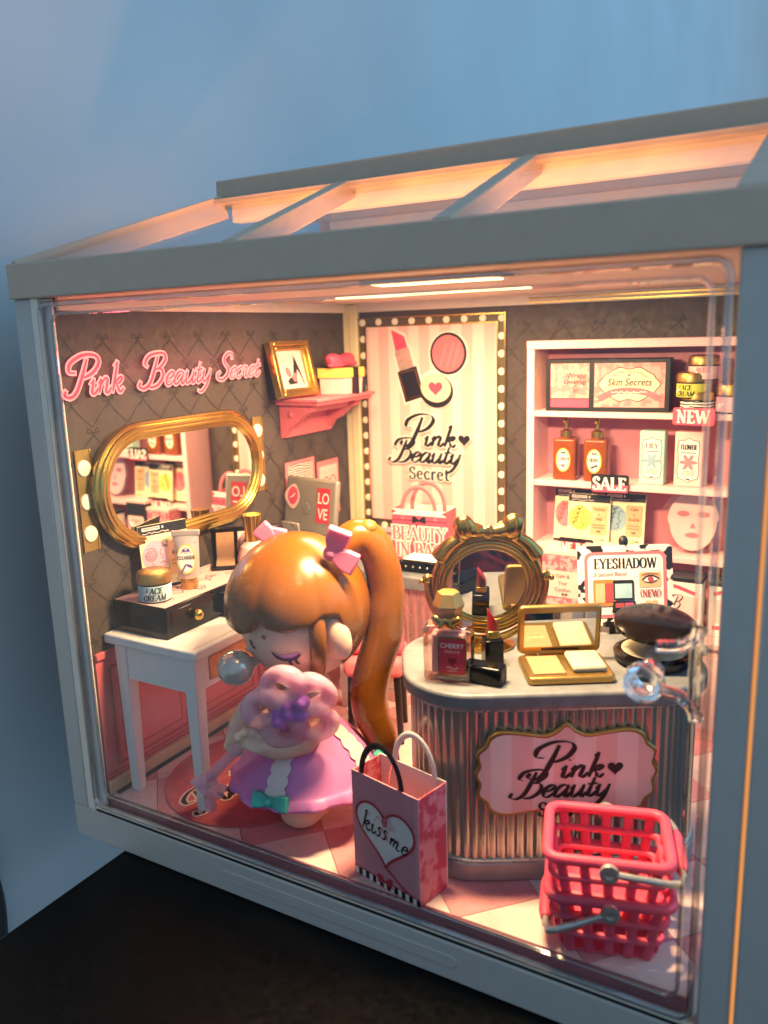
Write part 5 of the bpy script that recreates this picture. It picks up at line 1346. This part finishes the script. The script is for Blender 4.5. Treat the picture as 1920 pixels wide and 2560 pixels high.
# hair
HAIR_C, HAIR_R = Vector((-.3, .05, 6.2)), (1.92, 1.92, 2.02)
HLINE = [(-220, 6.24), (-200, 6.1), (-180, 6.04), (-156, 5.98), (-138, 5.94), (-126, 6.06), (-117, 6.44), (-109, 6.22), (-95, 6.15), (-80, 6.24), (-64, 6.46), (-52, 6.42), (-45, 5.6), (-38, 4.92), (-20, 4.72), (30, 4.66), (85, 4.7), (100, 4.95), (108, 5.7), (116, 6.42), (130, 6.44), (140, 6.24), (160, 6.10), (180, 6.04)]
def hair_z(a):
    for (a0, z0), (a1, z1) in zip(HLINE, HLINE[1:]):
        if a0 <= a <= a1:
            t = (a-a0)/(a1-a0); t = t*t*(3-2*t); return z0+(z1-z0)*t
    return 6.1
def lobe(a):
    if -117 <= a <= -68: return math.sin(PI*(a+117)/49)**.55
    if -200 <= a <= -117: return math.sin(PI*(a+200)/83)**.55
    if a > 160: return math.sin(PI*(a-360+200)/83)**.55
    return .35
hb = B(); NA, NP = 180, 34; rings = []
for k in range(NP+6):
    ring = []
    for i in range(NA):
        a = -180+360*i/NA; zl = hair_z(a); pm = math.acos(max(-1, min(1, (zl-HAIR_C.z)/HAIR_R[2])))
        p_ = pm*min(k, NP)/NP
        bulge = 1+.075*lobe(a)*math.sin(PI*min(1, p_/pm*.80))**2*(p_/pm)**1.5
        if k > NP: q = k-NP; sh_, dz_ = ((.975, -.06), (.93, -.085), (.88, -.06), (.83, .05), (.78, .25))[q-1]
        else: sh_, dz_ = 1, 0
        rr = math.sin(p_)*bulge*sh_
        ring.append(hb._v((HAIR_C.x+HAIR_R[0]*rr*math.cos(R(a)), HAIR_C.y+HAIR_R[1]*rr*math.sin(R(a)), HAIR_C.z+HAIR_R[2]*math.cos(p_)+dz_)) if k else None)
    rings.append(ring)
tip = hb._v((HAIR_C.x, HAIR_C.y, HAIR_C.z+HAIR_R[2]))
for i in range(NA): hb.bm.faces.new([tip, rings[1][i], rings[1][(i+1) % NA]])
for r0, r1 in zip(rings[1:], rings[2:]):
    for i in range(NA): hb.bm.faces.new([r0[i], r1[i], r1[(i+1) % NA], r0[(i+1) % NA]])
o = hb.build('hair', 'hair', dl, angle=180)
mm_ = o.modifiers.new('soften', 'SMOOTH'); mm_.factor = .5; mm_.iterations = 5
hb = B(); hb.tube(catmull([(.26, -1.35, 6.6), (.32, -1.60, 6.25), (.33, -1.68, 5.7), (.29, -1.52, 5.08), (.24, -1.28, 4.74)], 8), [.22]*20+[.22-.003*i for i in range(13)], 16, flat=.7, up=(0, 1, 0))
hb.ball((.24, -1.27, 4.74), .19, (1, .75, .8), 14); hb.build('side_lock', 'hair', dl, remesh=.04, relax=4)
pt = catmull([(.7, .1, 7.2), (1.15, .2, 7.9), (1.55, .3, 7.95), (1.9, .35, 7.45), (2.07, .4, 6.6), (2.06, .4, 5.9), (1.95, .4, 5.1), (1.7, .4, 4.3), (1.52, .42, 3.5), (1.56, .45, 2.8), (1.85, .5, 2.0), (2.2, .55, 1.2)], 8)
kr = [.38, .48, .50, .49, .50, .53, .53, .52, .53, .52, .44, .14]
rad = [kr[i//8]+(kr[min(i//8+1, 11)]-kr[i//8])*(i % 8)/8 for i in range(len(pt))]
B().tube(pt, rad, 24, flat=1.0).build('ponytail', 'hair', dl)
B().ball((1.66, .15, 8.28), .25, (1, 1, .85), 20).build('hair_tie', 'hair_tie', dl)
def bow_loops(name, mat, specs, knot, parent):
    b = B()
    for p0, p1, w0, w1, th, tw in specs:
        p0, p1 = Vector(p0), Vector(p1); t = (p1-p0).normalized(); sv = t.cross(Vector(tw)).normalized(); nv = sv.cross(t)
        v = []
        for p, w in ((p0, w0), (p0+(p1-p0)*.55, w1*.95), (p1, w1)):
            for a, c_ in ((-1, -1), (1, -1), (1, 1), (-1, 1)): v.append(b._v(p+sv*a*w/2+nv*c_*th/2))
        for r_ in (0, 4):
            for k in range(4): b.bm.faces.new([v[r_+k], v[r_+(k+1) % 4], v[r_+4+(k+1) % 4], v[r_+4+k]])
        b.bm.faces.new(v[:4]); b.bm.faces.new(v[8:])
    if knot: b.ball(knot[0], knot[1], (1, 1, 1), 16)
    return b.build(name, mat, parent, bevel=.05, bseg=3, angle=70)
bow_loops('hair_bow', 'ribbon_pink', [((.72, -1.02, 7.88), (1.0, -1.15, 8.55), .22, .62, .26, (0, 1, 0)), ((.72, -1.02, 7.92), (1.34, -1.15, 7.6), .22, .58, .26, (0, 1, 0))], ((.70, -1.0, 7.9), .2), dl)
bow_loops('hair_bow', 'ribbon_pink', [((-.85, .5, 7.85), (-1.3, .45, 8.32), .2, .5, .24, (0, 1, 0)), ((-.85, .5, 7.85), (-.75, .5, 8.25), .2, .45, .24, (0, 1, 0))], None, dl)
# face
def head_surf(x, y, h):
    dx = (x-HC.x)/HR[0]; dz = (y-HC.z)/HR[2]
    return Vector((x, HC.y-HR[1]*math.sqrt(max(.0025, 1-dx*dx-dz*dz))-h*1.4, y))
A = Art((0, 0, 0), (1, 0, 0), (0, 0, 1), .014, surf=head_surf)
A.poly([(-0.82, 5.44), (-0.64, 5.34), (-0.46, 5.31), (-0.28, 5.34), (-0.13, 5.44), (-0.18, 5.52), (-0.32, 5.48), (-0.48, 5.43), (-0.66, 5.42)], 'lid').layer()
A.stroke([(-0.88, 5.48), (-0.76, 5.35), (-0.58, 5.28), (-0.38, 5.29), (-0.22, 5.37), (-0.13, 5.46)], .085, 'lash', taper=.5)
A.stroke([(-0.39, 5.30), (-0.42, 5.20), (-0.37, 5.12)], .075, 'lash'); A.stroke([(-0.26, 5.32), (-0.26, 5.23), (-0.19, 5.15)], .075, 'lash')
A.stroke([(-1.48, 5.66), (-1.42, 5.50), (-1.34, 5.48)], .06, 'lash')
A.poly(ellipse(-1.07, 5.86, .07, .055, 16, -30), 'mole')
A.build('face_paint', dl)
B().ball((-1.93, -.92, 4.86), .49, (1, 1, .97), 40).tube([(-1.6, -.78, 4.9), (-1.3, -.6, 4.95)], [.2, .07], 16).build('gum_bubble', 'bubble', dl)
# dress
b = B(); n = 120
prof = [(r, z+.42) for r, z in ((.62, 3.5), (.72, 3.1), (.74, 2.65), (.85, 2.42), (1.15, 2.2), (1.5, 1.85), (1.78, 1.48), (1.92, 1.2), (1.98, 1.12))]
fr = [(r, z+.42, a) for r, z, a in ((2.02, 1.12, .3), (2.12, .95, .8), (2.14, .85, 1), (1.98, .84, 1), (1.75, 1.0, 0), (.7, 1.25, 0))]
rings = []
cxk = lambda z: -.28-.07*max(0, (2.4-z)/1.3)
for r, z in prof: rings.append([b._v((cxk(z)+r*math.cos(2*PI*i/n), .02+r*math.sin(2*PI*i/n), z)) for i in range(n)])
for r, z, am in fr: rings.append([b._v((cxk(z)+(r+.06*am*(1 if math.sin(26*PI*i/n*2/2) > 0 else -.6))*math.cos(2*PI*i/n), .02+(r+.06*am*(1 if math.sin(26*PI*i/n) > 0 else -.6))*math.sin(2*PI*i/n), z+.03*am*math.cos(20*PI*i/n)) ) for i in range(n)])
for r0, r1 in zip(rings, rings[1:]):
    for i in range(n): b.bm.faces.new([r0[i], r0[(i+1) % n], r1[(i+1) % n], r1[i]])
b.build('dress', 'dress', dl, angle=80, sub=1)
def skirt_surf(x, y, h):   # x: angle in degrees from the camera side, y: height on the skirt
    zs = [(z, r) for r, z in prof[::-1]]
    for (z0, r0), (z1, r1) in zip(zs, zs[1:]):
        if z0 <= y <= z1: r = r0+(r1-r0)*(y-z0)/(z1-z0); break
    else: r = prof[-1][0] if y < prof[-1][1] else prof[0][0]
    r += .03+h; a = R(x-90)
    return Vector((cxk(y)+r*math.cos(a), .02+r*math.sin(a), y+h*.5))
for ang, wd, nm in ((-20, 17, 'lace_panel'), (66, 20, 'lace_panel')):
    A = Art((0, 0, 0), (1, 0, 0), (0, 0, 1), .02, surf=skirt_surf)
    L_, R_ = [], []
    for k in range(41):
        z = 1.57+(2.85-1.57)*k/40; w = wd*(.75+.25*abs(math.sin(k*PI/8)))*(1+.5*(z-1.57)/1.3)/2
        L_.append((ang-w, z)); R_.append((ang+w, z))
    for k in range(40): A.poly([L_[k], R_[k], R_[k+1], L_[k+1]], 'lace')
    A.k = 0; A.build(nm, dl)
def teal_bow(ang, z, s):
    a = R(ang-90); c_ = Vector((cxk(z)+2.04*math.cos(a), .02+2.04*math.sin(a), z)); t = Vector((-math.sin(a), math.cos(a), 0)); nrm = Vector((math.cos(a), math.sin(a), .35))
    bow_loops('skirt_bow', 'teal', [(c_, c_+t*s, .16, .42, .2, nrm), (c_, c_-t*s, .16, .42, .2, nrm)], (c_+nrm*.05, .14), dl)
teal_bow(-22, 1.52, .52); teal_bow(92, 1.75, .42)
# white collar frill over the shoulders
B().lathe([(.5, 3.75), (.85, 3.5), (.95, 3.3), (.9, 3.28), (.6, 3.5)], 40, 1, 1, -.35, .02).build('collar', 'ribbon_pink', dl)

wd = thing('flower_wand', 'translucent pink flower topped key wand held by the doll', 'wand', (6.9, 2.4, Z0), rz=30.4)
fc_ = Vector((-.40, -1.74, 4.06)); fx = Vector((.97, -.05, .12)).normalized(); fy = Vector((-.1, -.25, .96)).normalized(); fn = fx.cross(fy)
for k in range(5):
    a = R(100+72*k); c_ = fc_+fx*.70*math.cos(a)+fy*.72*math.sin(a)
    rx, ry = .40, .40
    path = [c_+fx*rx*math.cos(t)+fy*ry*math.sin(t)+fn*(.05*math.sin(2*t)) for t in [2*PI*i/28 for i in range(28)]]
    b = B(); b.tube(path, [.23+.035*math.sin(2*PI*2*t/28+k) for t in range(28)], 14, closed=True); b.build('petal', 'wand', wd)
b = B()
random.seed(11)
for k in range(16): b.ball(fc_+fx*random.uniform(-.42, .34)+fy*random.uniform(-.4, .32)+fn*random.uniform(.0, .26), random.uniform(.14, .23), (1, 1, 1), 12)
b.build('flower_core', 'wand_core', wd, remesh=.05, relax=1)
kend = Vector((-2.92, -.78, 1.62))
B().tube([fc_+Vector((-.5, .1, -.6)), Vector((-1.64, -1.44, 3.1)), kend], [.13, .13, .15], 14).build('shaft', 'wand_clear', wd)
b = B()
b.ball(kend+Vector((-.02, 0, -.06)), .26, (1.1, .7, 1.0), 16); b.ball(kend+Vector((.05, 0, -.4)), .26, (1.5, .6, .7), 16, (0, 25, 0)); b.ball(kend+Vector((-.25, 0, -.1)), .2, (1.4, .6, .8), 14)
b.ball(kend+Vector((.02, 0, -.78)), .2, (.85, .6, 1.4), 14); b.ball(kend+Vector((.3, 0, -.3)), .18, (1.3, .6, .8), 14)
b.build('key_bit', 'wand_clear', wd, remesh=.05, relax=2)
